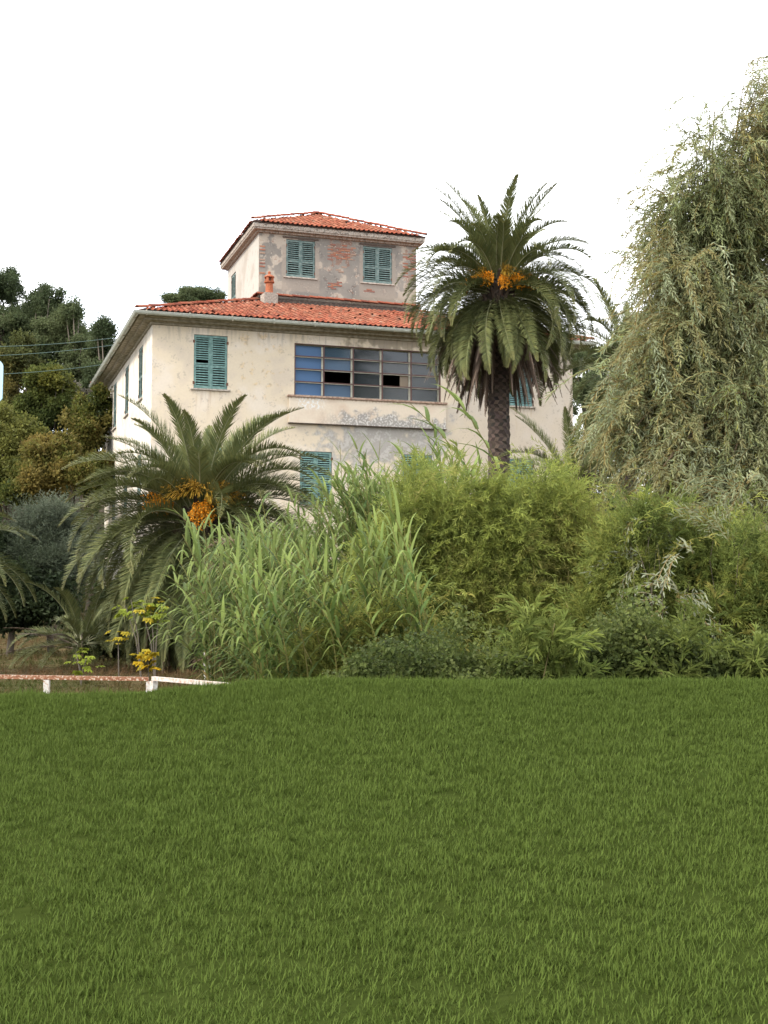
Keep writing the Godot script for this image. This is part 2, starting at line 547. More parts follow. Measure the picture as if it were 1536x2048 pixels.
func build_villa():
	var A := deg_to_rad(18.3)
	var o := thing("villa", "abandoned cream plastered villa with square roof tower and red tiled roofs", "house", Vector3(-8.09, 0, -44.0), A)
	var W := 16.24
	var D := 15.0
	var H := 11.34
	# walls
	var wins := [[1.46, 2.66, 9.04, 10.96], [13.34, 14.54, 9.0, 10.96], [5.33, 6.53, 5.02, 6.96], [9.2, 10.4, 5.02, 6.98], [1.46, 2.66, 5.02, 6.96], [13.34, 14.54, 5.02, 6.96]]
	var ver := [5.11, 10.76, 8.97, 10.88]
	put("wall", wall_mesh(W, H, wins + [ver], 0.4, plaster(wall_image(W, H, 40, "front"))), o)
	var side := plaster(wall_image(D, H, 24, "side"))
	var lws := []
	for z in [2.45, 6.6, 10.8]:
		lws.append([D - z - 1.1, D - z, 9.0, 10.97])
		lws.append([D - z - 1.1, D - z, 5.0, 6.96])
	var lx := Transform3D(Basis(Vector3.UP, -PI / 2), Vector3(0, 0, -D))
	put("wall", wall_mesh(D - 0.002, H, lws, 0.4, side), o, lx)
	put("wall", wall_mesh(D - 0.002, H, [], 0.4, side), o, Transform3D(Basis(Vector3.UP, PI / 2), Vector3(W, 0, 0)).translated_local(Vector3(0.002, 0, -0.001)))
	put("wall", wall_mesh(W - 0.004, H, [], 0.4, side), o, Transform3D(Basis(Vector3.UP, PI), Vector3(W - 0.002, 0, -D)))
	var s := begin()
	for y in [0.4, 4.3, 8.15]:
		box(s, Vector3(W / 2, y, -D / 2), Vector3(W - 0.82, 0.2, D - 0.82))
	box(s, Vector3(W / 2, 9.7, -6.0), Vector3(W - 0.82, 2.9, 0.12))
	put("floor", finish(s, M.dark), o)
	# shutters
	for k in wins.size():
		var q: Array = wins[k]
		shutters(o, Transform3D(Basis(), Vector3(q[0], q[2], -0.03)), q[1] - q[0], q[3] - q[2], M.shutter if k != 1 else M.shutter_pale, k in [0, 1, 2], 1 if k == 0 else 0)
	for q in lws:
		shutters(o, lx * Transform3D(Basis(), Vector3(q[0], q[2], -0.03)), q[1] - q[0], q[3] - q[2], M.shutter_old, false)
	# cornice, eaves, gutter
	s = begin()
	ring_profile(s, [Vector2(0.003, 11.2), Vector2(0.06, 11.22), Vector2(0.08, 11.29), Vector2(0.30, 11.31), Vector2(0.32, 11.38), Vector2(0.50, 11.40), Vector2(0.52, 11.47), Vector2(0.52, 11.52), Vector2(-0.3, 11.62)], 0, W, 0, -D)
	put("cornice", finish(s, M.cornice), o)
	s = begin()
	var ew := 0.6
	# the gutter hangs in front of the eave along front and left
	var gp := []
	for k in 7:
		var t := PI + PI * k / 6.0
		gp.append(Vector2(0.625 + 0.10 * -cos(t), 11.51 + 0.11 * sin(t)))
	gp.reverse()
	for i in gp.size() - 1: pass
	ring_profile(s, gp, 0, W, 0, -D)
	ring_profile(s, [gp[-1], gp[-1] + Vector2(0.012, 0.006), gp[-1] + Vector2(0.012, -0.012)], 0, W, 0, -D)
	var gut := put("gutter", finish(s, M.gutter), o)
	s = begin()
	for k in 12:
		var x := -0.3 + k * 1.5
		box(s, Vector3(x, 11.475, 0.605), Vector3(0.035, 0.19, 0.165))
	for k in 10:
		box(s, Vector3(-0.605, 11.475, -k * 1.55), Vector3(0.165, 0.19, 0.035))
	put("gutter_bracket", finish(s, M.cornice), gut)
	# main roof
	var tx0 := 4.87
	var tx1 := 11.55
	var tz := -4.9
	var tz1 := -11.2
	var ev := 11.56
	var top := 13.5
	R.seed = 21
	s = begin()
	var E := [Vector3(-ew, ev, ew), Vector3(W + ew, ev, ew), Vector3(W + ew, ev, -D - ew), Vector3(-ew, ev, -D - ew)]
	var T := [Vector3(tx0 - 0.02, top, tz + 0.02), Vector3(tx1 + 0.02, top, tz + 0.02), Vector3(tx1 + 0.02, top, tz1 - 0.02), Vector3(tx0 - 0.02, top, tz1 - 0.02)]
	for k in 4:
		var n := (k + 1) % 4
		quad(s, E[k], T[k], T[n], E[n])
		quad(s, E[k] - Vector3(0, 0.05, 0), E[k], E[n], E[n] - Vector3(0, 0.05, 0))
		quad(s, E[k] - Vector3(0, 0.05, 0), E[n] - Vector3(0, 0.05, 0), T[n] - Vector3(0, 0.3, 0), T[k] - Vector3(0, 0.3, 0))
	var roof := put("roof", finish(s, M.deck), o)
	for k in 4:
		var n := (k + 1) % 4
		var along: Vector3 = (E[n] - E[k]).normalized()
		var width: float = (E[n] - E[k]).length()
		var foot: Vector3 = E[k] + along * along.dot(T[k] - E[k])
		var upv: Vector3 = (T[k] - foot).normalized()
		var run: float = (T[k] - foot).length() - 0.35
		var li: float = along.dot(T[k] - E[k]) / (run + 0.35)
		var ri: float = along.dot(E[n] - T[n]) / (run + 0.35)
		slope(roof, E[k] + upv * 0.03, along, upv, width, run, li, ri, 3 if k == 0 else 0, 1.0 if k == 0 else 0.3)
		ridge(roof, E[k] + Vector3(0, 0.05, 0), T[k] + Vector3(0, 0.05, 0))
	# dark strip painted as the shadowed gap under the raised tiles round the tower
	s = begin()
	for k in 4:
		var p := [Vector3(tx0, 13.62, tz), Vector3(tx1, 13.62, tz), Vector3(tx1, 13.62, tz1), Vector3(tx0, 13.62, tz1)]
		var mid: Vector3 = (p[k] + p[(k + 1) % 4]) / 2
		var dir: Vector3 = (p[(k + 1) % 4] - p[k])
		box(s, mid + Vector3(0, -0.06, 0), Vector3(absf(dir.x) + 0.16, 0.20, absf(dir.z) + 0.16) if k % 2 == 0 else Vector3(0.158, 0.196, absf(dir.z)))
	put("gap_shade_strip", finish(s, M.wood), roof)
	for k in 4:
		var p := [Vector3(tx0 - 0.08, 13.74, tz + 0.12), Vector3(tx1 + 0.08, 13.74, tz + 0.12), Vector3(tx1 + 0.12, 13.74, tz1), Vector3(tx0 - 0.12, 13.74, tz1)]
		if k != 2:
			ridge(roof, p[k], p[(k + 1) % 4], "flashing_tile")
	# loose tiles, broken ones on the right
	for k in 14:
		var v := rr(0.5, 0.9)
		var p: Vector3 = E[0].lerp(T[0], v).lerp(E[1].lerp(T[1], v), rr(0.55, 0.97)) + Vector3(0, 0.11, 0)
		put("loose_tile", mesh_of.tile, roof, Transform3D(Basis(Vector3.UP, rr(-0.9, 0.9)) * Basis(Vector3.RIGHT, 0.32), p), M.tiles[R.randi() % 5])
	# tower
	var tw := tx1 - tx0
	var td := tz - tz1
	var base := 13.3
	var th := 3.12
	var twins := [[1.12, 2.33, 1.3, 2.83], [4.36, 5.62, 1.32, 2.84]]
	var tower := put("tower_wall", wall_mesh(tw, th, twins, 0.35, plaster(wall_image(tw, th, 70, "tower"))), o, Transform3D(Basis(), Vector3(tx0, base, tz)))
	var tside := plaster(wall_image(td, th, 40, "towerside"))
	var tlx := Transform3D(Basis(Vector3.UP, -PI / 2), Vector3(tx0, base, tz1))
	var tlw := [[0.75, 1.75, 0.75, 2.55]]
	put("tower_wall", wall_mesh(td - 0.002, th, tlw, 0.35, tside), o, tlx)
	put("tower_wall", wall_mesh(td - 0.002, th, [], 0.35, tside), o, Transform3D(Basis(Vector3.UP, PI / 2), Vector3(tx1, base, tz)).translated_local(Vector3(0.002, 0, 0)))
	put("tower_wall", wall_mesh(tw - 0.004, th, [], 0.35, tside), o, Transform3D(Basis(Vector3.UP, PI), Vector3(tx1 - 0.002, base, tz1)))
	for q in twins:
		shutters(o, Transform3D(Basis(), Vector3(tx0 + q[0], base + q[2], tz - 0.05)), q[1] - q[0], q[3] - q[2], M.shutter_old, true)
		s = begin()
		box(s, Vector3((q[0] + q[1]) / 2, q[3] + 0.07, -0.01), Vector3(q[1] - q[0] + 0.3, 0.07, 0.09))
		put("lintel", finish(s, M.wood), tower)
	for q in tlw:
		shutters(o, tlx * Transform3D(Basis(), Vector3(q[0], q[2], -0.05)), q[1] - q[0], q[3] - q[2], M.shutter_old, false)
	# bricks where the render has come off
	R.seed = 77
	var patches := [[0.03, 0.26, 1.35, 2.5, 0.75], [2.85, 4.05, 2.15, 2.8, 0.65], [2.75, 3.45, 0.95, 1.25, 0.7], [6.1, 6.62, 1.7, 2.75, 0.55], [4.4, 4.9, 0.95, 1.2, 0.5], [3.2, 3.9, 1.6, 1.95, 0.3]]
	for q in patches:
		var y: float = q[2]
		var odd := 0.0
		while y < q[3]:
			var x: float = q[0] + odd
			while x + 0.2 < q[1] + 0.06:
				if R.randf() < q[4]:
					put("brick", mesh_of.brick, tower, Transform3D(Basis(Vector3.UP, rr(-0.02, 0.02)), Vector3(x + 0.11, y, rr(-0.012, 0.004))), M.bricks[R.randi() % 4])
				x += 0.245
			y += 0.068
			odd = 0.12 - odd
	# tower eave and roof
	s = begin()
	ring_profile(s, [Vector2(0.003, 16.28), Vector2(0.08, 16.30), Vector2(0.1, 16.36), Vector2(0.25, 16.38), Vector2(0.27, 16.44), Vector2(0.29, 16.45), Vector2(0.29, 16.60), Vector2(-0.2, 16.66)], tx0, tx1, tz, tz1)
	put("tower_cornice", finish(s, M.cornice_worn), o)
	s = begin()
	var e2 := 0.32
	var tE := [Vector3(tx0 - e2, 16.66, tz + e2), Vector3(tx1 + e2, 16.66, tz + e2), Vector3(tx1 + e2, 16.66, tz1 - e2), Vector3(tx0 - e2, 16.66, tz1 - e2)]
	var ap := Vector3((tx0 + tx1) / 2 - 0.05, 18.22, (tz + tz1) / 2 + 0.1)
	for k in 4:
		var n := (k + 1) % 4
		tri(s, tE[k], ap, tE[n])
		quad(s, tE[k] - Vector3(0, 0.045, 0), tE[k], tE[n], tE[n] - Vector3(0, 0.045, 0))
	quad(s, tE[0] - Vector3(0, 0.045, 0), tE[1] - Vector3(0, 0.045, 0), tE[2] - Vector3(0, 0.045, 0), tE[3] - Vector3(0, 0.045, 0))
	var troof := put("tower_roof", finish(s, M.deck), o)
	for k in 4:
		var n := (k + 1) % 4
		var along: Vector3 = (tE[n] - tE[k]).normalized()
		var foot: Vector3 = tE[k] + along * along.dot(ap - tE[k])
		var upv: Vector3 = (ap - foot).normalized()
		var run: float = (ap - foot).length()
		slope(troof, tE[k] + upv * -0.05, along, upv, (tE[n] - tE[k]).length(), run, along.dot(ap - tE[k]) / run, along.dot(tE[n] - ap) / run, 1 if k == 0 else 0, 0.4)
		ridge(troof, tE[k] + Vector3(0, 0.05, 0), ap + Vector3(0, 0.06, 0))
	# chimney
	s = begin()
	box(s, Vector3(0, 0.12, 0), Vector3(0.56, 0.42, 0.5))
	box(s, Vector3(0, 0.35, 0), Vector3(0.46, 0.05, 0.42))
	var ch := put("chimney", finish(s, M.chimney_base), o, Transform3D(Basis(Vector3.UP, 0.1), Vector3(5.15, 13.3, -4.25)))
	s = begin()
	lathe(s, [Vector2(0.17, 0.36), Vector2(0.15, 0.5), Vector2(0.145, 0.78), Vector2(0.20, 0.80), Vector2(0.21, 0.85), Vector2(0.12, 0.86)])
	for k in 4:
		var a := TAU * (k + 0.5) / 4
		box(s, Vector3(0.13 * cos(a), 0.93, 0.13 * sin(a)), Vector3(0.09, 0.16, 0.09), Basis(Vector3.UP, -a))
	put("chimney_pot", finish(s, M.terracotta), ch)
	s = begin()
	lathe(s, [Vector2(0.0, 1.0), Vector2(0.19, 1.0), Vector2(0.21, 1.03), Vector2(0.17, 1.08), Vector2(0.07, 1.13), Vector2(0.045, 1.17), Vector2(0.065, 1.21), Vector2(0.04, 1.26), Vector2(0.0, 1.28)])
	put("chimney_cap", finish(s, M.terracotta), ch)
	s = begin()
	box(s, Vector3(0, 0.94, 0), Vector3(0.14, 0.15, 0.14))
	put("flue", finish(s, M.dark), ch)
	# veranda: parapet, ledge, steel bars, casements, panes
	s = begin()
	var px0 := 4.9
	var px1 := 10.93
	var pw := px1 - px0
	var f := [Vector3(px0, 7.97, 0.10), Vector3(px0, 8.9, 0.10), Vector3(px1, 8.9, 0.10), Vector3(px1, 7.97, 0.10)]
	for k in [0, 1, 2, 0, 2, 3]:
		s.set_uv(Vector2((f[k].x - px0) / pw, 1 - (f[k].y - 7.97) / 0.93))
		s.add_vertex(f[k])
	var bk := Vector3(0, 0, -0.098)
	for e in [[1, 0], [3, 2], [2, 1], [0, 3]]:
		s.set_uv(Vector2((f[e[0]].x - px0) / pw, 0.3))
		quad(s, f[e[1]], f[e[1]] + bk, f[e[0]] + bk, f[e[0]])
	put("parapet", finish(s, plaster(wall_image(pw, 0.93, 60, "parapet"))), o)
	s = begin()
	box(s, Vector3((px0 + px1) / 2, 8.935, 0.045), Vector3(pw + 0.1, 0.065, 0.21))
	put("window_sill", finish(s, M.rust_sill), o)
	s = begin()
	box(s, Vector3((px0 + px1) / 2 + 0.0, 7.955, 0.06), Vector3(pw + 0.04, 0.03, 0.118))
	put("ledge", finish(s, M.wood), o)
	var xs := [5.13, 6.22, 7.34, 8.46, 9.59, 10.74]
	var ys := [8.98, 9.49, 9.96, 10.42, 10.87]
	var v := put("veranda_window", null, o)
	v.set_meta("label", "wide veranda window of five by four panes, two standing open")
	s = begin()
	for x in xs:
		box(s, Vector3(x, (ys[0] + ys[4]) / 2, -0.03), Vector3(0.042, ys[4] - ys[0], 0.05))
	for y in ys.slice(0, 5):
		box(s, Vector3((xs[0] + xs[5]) / 2, y, -0.028), Vector3(xs[5] - xs[0], 0.036, 0.042))
	put("steel_bars", finish(s, M.bars), v)
	s = begin()
	for x in xs.slice(1, 6):
		box(s, Vector3(x - 0.02, (ys[0] + ys[4]) / 2, -0.16), Vector3(0.085, ys[4] - ys[0], 0.05))
	box(s, Vector3(xs[0] + 0.02, (ys[0] + ys[4]) / 2, -0.16), Vector3(0.05, ys[4] - ys[0], 0.05))
	for y in ys.slice(1, 4):
		box(s, Vector3((xs[0] + xs[5]) / 2, y, -0.158), Vector3(xs[5] - xs[0], 0.045, 0.042))
	for y in [8.99, 10.87]:
		box(s, Vector3((xs[0] + xs[5]) / 2, y, -0.157), Vector3(xs[5] - xs[0], 0.07, 0.044))
	put("casement", finish(s, M.cream), v)
	for i in 5:
		for j in 4:
			var a := Vector3((xs[i] + xs[i + 1]) / 2 - 0.02, (ys[j] + ys[j + 1]) / 2, -0.165)
			var size := Vector3(xs[i + 1] - xs[i] - 0.06, ys[j + 1] - ys[j] - 0.03, 0.006)
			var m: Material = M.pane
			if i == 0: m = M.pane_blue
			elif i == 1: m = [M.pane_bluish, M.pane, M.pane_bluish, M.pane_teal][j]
			elif j == 0: m = M.pane_dusty
			elif i == 4: m = M.pane_dusty
			var turn := Basis(Vector3.UP, rr(-0.02, 0.02)) * Basis(Vector3.RIGHT, rr(-0.02, 0.02))
			if j == 1 and (i == 1 or i == 3):
				if i == 3:
					size.x *= 0.32
					a.x += 0.36
					m = M.pane_brown
				else:
					turn = Basis(Vector3.UP, 1.35)
					a += Vector3(-0.5, 0, -0.5)
			elif i == 3 and j == 2:
				m = M.pane
			s = begin()
			box(s, Vector3.ZERO, size)
			put("pane", finish(s, m), v, Transform3D(turn, a))
	s = begin()
	for q in [[7.75, 9.22, 0.5], [8.85, 9.25, 0.2], [6.9, 9.2, 0.3]]:
		for k in 5:
			box(s, Vector3(q[0] + k * q[2] / 5.0, q[1] - 0.02, -0.30 + 0.02 * (k % 2)), Vector3(q[2] / 5.0, 0.5 - 0.04 * k, 0.012))
	put("curtain", finish(s, M.curtain), v)


# ---------------------------------------------------------------- palms
func frond_mesh(curl: float, length: float, dead: bool, seed_: int, lush := 1.0) -> ArrayMesh:
	# starts at the origin along +z, bends down towards -y
	R.seed = seed_
	var s := begin()
	var n := 14
	var pts := []
	var p := Vector3.ZERO
	for i in n + 1:
		pts.append(p)
		var t := float(i) / n
		var e := -curl * pow(t, 1.25)
		p += Vector3(0, sin(e), cos(e)) * length / n
	var rad := []
	for i in n + 1:
		rad.append(lerpf(0.032, 0.005, sqrt(float(i) / n)))
	s.set_color(Color(0.26, 0.26, 0.15) if not dead else Color(0.26, 0.2, 0.15))
	tube(s, pts, rad, 4)
	var count := 150
	for i in count:
		var t := 0.10 + 0.90 * i / float(count)
		var f := t * n
		var k := mini(int(f), n - 1)
		var base: Vector3 = pts[k].lerp(pts[k + 1], f - k)
		var tan: Vector3 = (pts[k + 1] - pts[k]).normalized()
		var up := tan.cross(Vector3.RIGHT)
		if up.y < 0 and tan.z > 0: up = -up
		up = Vector3(0, tan.z, -tan.y)
		for side: float in [-1.0, 1.0]:
			if dead and R.randf() < 0.25: continue
			var ll := length * 0.14 * sin(PI * clampf(0.16 + t * 0.80, 0, 1)) * rr(0.85, 1.12) * (0.72 if dead else 1.0)
			var lift := rr(0.15, 0.85) if not dead else rr(-0.5, 0.1)
			var d := (Vector3.RIGHT * side * (0.66 if not dead else 0.4) + tan * rr(0.65, 0.95) * (1.0 if not dead else 1.6) + up * lift).normalized()
			var c := Color(0.088, 0.108, 0.046).lerp(Color(0.165, 0.172, 0.066), R.randf() * lush)
			if dead:
				c = Color(0.17, 0.115, 0.085).lerp(Color(0.10, 0.075, 0.06), R.randf())
			elif t > 0.9:
				c = c.lerp(Color(0.16, 0.14, 0.05), 0.4)
			s.set_color(c)
			var w := length * 0.0066
			var wv := d.cross(up).normalized() * w * 0.5
			var m := base + d * ll * 0.5
			var d2 := (d + Vector3.DOWN * 0.18).normalized()
			var tip := m + d2 * ll * 0.5
			tri(s, base - wv * 0.7, base + wv * 0.7, m + wv)
			tri(s, base - wv * 0.7, m + wv, m - wv)
			tri(s, m - wv, m + wv, tip)
	return finish(s, M.frond)

func fruit_mesh(seed_: int, bright: bool) -> ArrayMesh:
	R.seed = seed_
	var s := begin()
	var o := Color(0.85, 0.34, 0.025) if bright else Color(0.30, 0.175, 0.03)
	for i in (40 if bright else 60):
		var d := (Vector3(0, 0.25, 1) + rand_dir() * 0.5).normalized()
		var p := Vector3(0, 0, 0.3)
		s.set_color((Color(0.5, 0.28, 0.05) if bright else Color(0.46, 0.29, 0.045)) * rr(0.6, 1.1))
		var l := rr(0.45, 0.8)
		for k in 4:
			var q := p + d * l / 4
			var w := Vector3(d.z, 0, -d.x).normalized() * 0.006
			quad(s, p - w, p + w, q + w, q - w)
			p = q
			d = (d + Vector3.DOWN * 0.42).normalized()
			if k > 0 and (bright or i % 6 == 0):
				for b in (3 if bright else 2):
					var c := p + rand_dir() * 0.05
					s.set_color(o * rr(0.65, 1.25))
					var e := rr(0.016, 0.026)
					var top := c + Vector3(0, e, 0)
					var bot := c - Vector3(0, e, 0)
					var ring := [c + Vector3(e, 0, 0), c + Vector3(0, 0, e), c + Vector3(-e, 0, 0), c + Vector3(0, 0, -e)]
					for g in 4:
						tri(s, top, ring[(g + 1) % 4], ring[g])
						tri(s, bot, ring[g], ring[(g + 1) % 4])
					s.set_color(Color(0.5, 0.28, 0.05) * rr(0.6, 1.1))
	return finish(s, M.frond)

func palm_trunk(h: float, r: float, bulge: float) -> ArrayMesh:
	var s := begin()
	var sides := 16
	var rows := int(h / 0.11)
	var ring := func(i: int) -> Array:
		var y := h * i / float(rows)
		var q := r * (1.0 + 0.18 * exp(-y * 1.6)) * lerpf(1.0, bulge, sm(h - 2.1, h - 1.4, y))
		var out := []
		for k in sides:
			var a := TAU * (k + 0.5 * (i % 2)) / sides
			var rough := 1.0 + 0.14 * lumps.get_noise_3d(k * 31.0, i * 17.0, 3.0) + (0.07 if (i + k) % 2 else 0.0)
			out.append(Vector3(cos(a) * q * rough, y, sin(a) * q * rough))
		return out
	for i in rows:
		var a: Array = ring.call(i)
		var b: Array = ring.call(i + 1)
		for k in sides:
			var n := (k + 1) % sides
			s.set_color(Color(0.045, 0.031, 0.024) * (1.0 + 0.9 * lumps.get_noise_2d(k * 50.0, i * 40.0)) * (1.35 if (i + k) % 2 else 0.7))
			quad(s, a[k], b[k], b[n], a[n])
	return finish(s, M.bark)

func boots_mesh(r: float, low: float, high: float, n: int) -> ArrayMesh:
	var s := begin()
	for i in n:
		var t := float(i) / n
		var a := i * 2.39996
		var y := lerpf(low, high, t)
		var out := Vector3(cos(a), 0, sin(a))
		var base := out * r * 0.85 + Vector3(0, y, 0)
		var l := rr(0.18, 0.34)
		s.set_color(Color(0.075, 0.05, 0.035) * rr(0.45, 1.25))
		tube(s, [base, base + (out * 0.55 + Vector3.UP) * l * 0.5, base + (out * 0.75 + Vector3.UP) * l], [0.075, 0.06, 0.035], 4)
	return finish(s, M.bark)

func palm(called: String, label: String, where: Vector3, h: float, r: float, scale: float, fronds: Array, seed_: int, group := "") -> Node3D:
	# fronds: rows of [how many, elevation low, high, curl, dead, azimuth low, high]
	var o := thing(called, label, "palm tree", where, 0.0, group)
	R.seed = seed_
	if h > 0.5:
		put("trunk", palm_trunk(h + 0.55, r * 0.92, 1.35), o)
		put("leaf_bases", boots_mesh(r * 1.35, h - 1.6 * minf(1.0, h / 3.0), h + 0.5, 110), o)
	var made := []
	for q in fronds:
		for i in q[0]:
			var az := lerpf(q[5], q[6], (i + rr(0.1, 0.9)) / q[0])
			var el := deg_to_rad(rr(q[1], q[2]))
			made.append([az, el, q[3], q[4], rr(0.86, 1.1) * scale, rr(-0.35, 0.35), R.randi() % 2])
	for f in made:
		var key := "frond_%s_%d_%d" % [f[3], int(f[2] * 10), f[6]]
		if not mesh_of.has(key):
			var keep := R.state
			mesh_of[key] = frond_mesh(f[2], 3.6, f[3], 100 + mesh_of.size() * 7)
			R.state = keep
		var b: Basis = Basis(Vector3.UP, f[0]) * Basis(Vector3.RIGHT, -f[1]) * Basis(Vector3.BACK, f[5])
		var out := Basis(Vector3.UP, f[0]) * Vector3(0, 0, r * 0.75)
		var lift := 0.1 + 0.35 * sin(f[1])
		put("dead_frond" if f[3] else "frond", mesh_of[key], o, Transform3D(b.scaled(Vector3.ONE * f[4] * (0.96 if f[3] else 1.0)), Vector3(0, h + lift * scale - (0.1 if f[3] else 0.0), 0) + out), null)
	return o

func fruits(o: Node3D, list: Array, h: float):
	# list: [azimuth, elevation, bright, size]
	for q in list:
		var key := "fruit_%s" % q[2]
		if not mesh_of.has(key):
			mesh_of[key] = fruit_mesh(31 if q[2] else 32, q[2])
		put("fruit_cluster", mesh_of[key], o, Transform3D((Basis(Vector3.UP, q[0]) * Basis(Vector3.RIGHT, -q[1])).scaled(Vector3.ONE * q[3]), Vector3(sin(q[0]) * 0.3, h, cos(q[0]) * 0.3)))

func build_palms():
	# tall palm before the right half of the villa
	var p := ground_at(1000, 38)
	var h := 10.65
	var o := palm("date_palm", "tall date palm with orange fruit and a grey skirt of dead fronds", p, h, 0.34, 0.9, [
		[14, 70, 88, 0.9, false, 0, TAU], [18, 54, 72, 1.6, false, 0, TAU], [24, 36, 56, 2.0, false, 0.3, TAU - 0.3], [28, 14, 36, 2.0, false, 0.5, TAU - 0.5],
		[28, -8, 16, 2.0, false, 0.4, TAU - 0.4], [30, -28, -6, 1.6, false, 0, TAU], [22, -42, -24, 0.9, false, 0.2, TAU + 0.2], [36, -60, -34, 0.6, true, 0.3, TAU - 0.3], [40, -80, -50, 0.2, true, 0.25, TAU - 0.25]], 11)
	fruits(o, [[0.15, -0.1, true, 0.8], [0.65, 0.0, true, 0.9], [-0.45, 0.1, true, 0.85], [1.2, 0.1, true, 0.95], [-1.2, 0.0, true, 0.85], [0.9, 0.2, false, 1.0], [-0.7, 0.35, false, 1.0], [0.2, 0.35, false, 1.0], [1.6, 0.2, true, 0.85], [-1.6, 0.2, true, 0.8], [2.6, 0.4, true, 0.9]], h + 0.5)
	# stout palm at the left corner of the villa
	p = ground_at(398, 29)
	h = 3.15
	o = palm("date_palm", "stout date palm with two bright orange fruit bunches by the villa's left corner", p, h, 0.36, 0.88, [
		[16, 64, 87, 1.1, false, 0, TAU], [22, 50, 70, 1.6, false, 0.2, TAU + 0.2], [28, 32, 52, 1.6, false, 0.35, TAU - 0.35], [30, 12, 34, 2.0, false, 0.5, TAU - 0.5],
		[28, -8, 14, 1.6, false, 0.5, TAU - 0.5], [28, -30, -8, 1.3, false, 0.2, TAU + 0.2], [30, -54, -30, 0.9, false, 0, TAU], [18, -72, -50, 0.6, false, 0, TAU], [12, -70, -50, 0.6, true, PI, TAU + 0.3], [22, -64, -36, 0.9, false, -2.2, -0.25], [8, -74, -50, 0.6, true, -1.8, -0.4], [20, -66, -20, 0.6, true, 0.1, 1.3], [9, -86, -74, 0.2, true, -0.2, 1.4]], 12)
	fruits(o, [[-1.1, 0.25, true, 1.0], [-0.9, 0.0, true, 0.85], [0.15, -0.3, true, 1.0], [0.4, -0.15, true, 0.85], [0.0, 0.5, false, 1.05], [0.45, 0.35, false, 1.1], [-0.4, 0.45, false, 1.1], [0.9, 0.3, false, 1.1], [-0.9, 0.4, false, 1.0], [0.7, 0.6, false, 1.0], [-0.2, 0.7, false, 1.0], [2.8, 0.5, false, 1.0]], h + 0.62)
	palm("date_palm", "slender palm with bare arching fronds half hidden behind the willow", ground_at(1262, 42), 9.3, 0.28, 0.86, [
		[6, 66, 86, 0.6, false, 0, TAU], [12, 40, 62, 1.5, false, 0, TAU], [12, 12, 34, 1.5, false, 0, TAU], [10, -20, 8, 1.3, false, 0, TAU], [8, -60, -30, 0.9, false, 0, TAU]], 13)
	palm("young_palm", "young palm with arching fronds at the villa's right corner", ground_at(1150, 29), 4.0, 0.2, 0.62, [
		[7, 60, 84, 0.6, false, 0, TAU], [12, 30, 56, 1.5, false, 0, TAU], [10, 0, 24, 1.3, false, 0, TAU], [8, -40, -8, 0.9, false, 0, TAU]], 14)
	palm("young_palm", "low yellowing palm on the ground left of the stout date palm", ground_at(165, 30), 0.5, 0.2, 0.5, [
		[5, 55, 80, 1.1, false, 0, TAU], [10, 22, 46, 1.5, false, 0, TAU], [10, 0, 18, 1.3, false, 0, TAU], [6, 4, 30, 0.6, true, PI, TAU]], 15)
	palm("young_palm", "palm fronds reaching in at the left border below the autumn trees", ground_at(-125, 27), 2.6, 0.25, 0.62, [
		[7, 60, 85, 0.6, false, 0, TAU], [10, 25, 50, 1.1, false, 0, TAU], [10, -10, 20, 1.3, false, 0, TAU], [10, -50, -16, 0.9, false, 0, TAU]], 16)


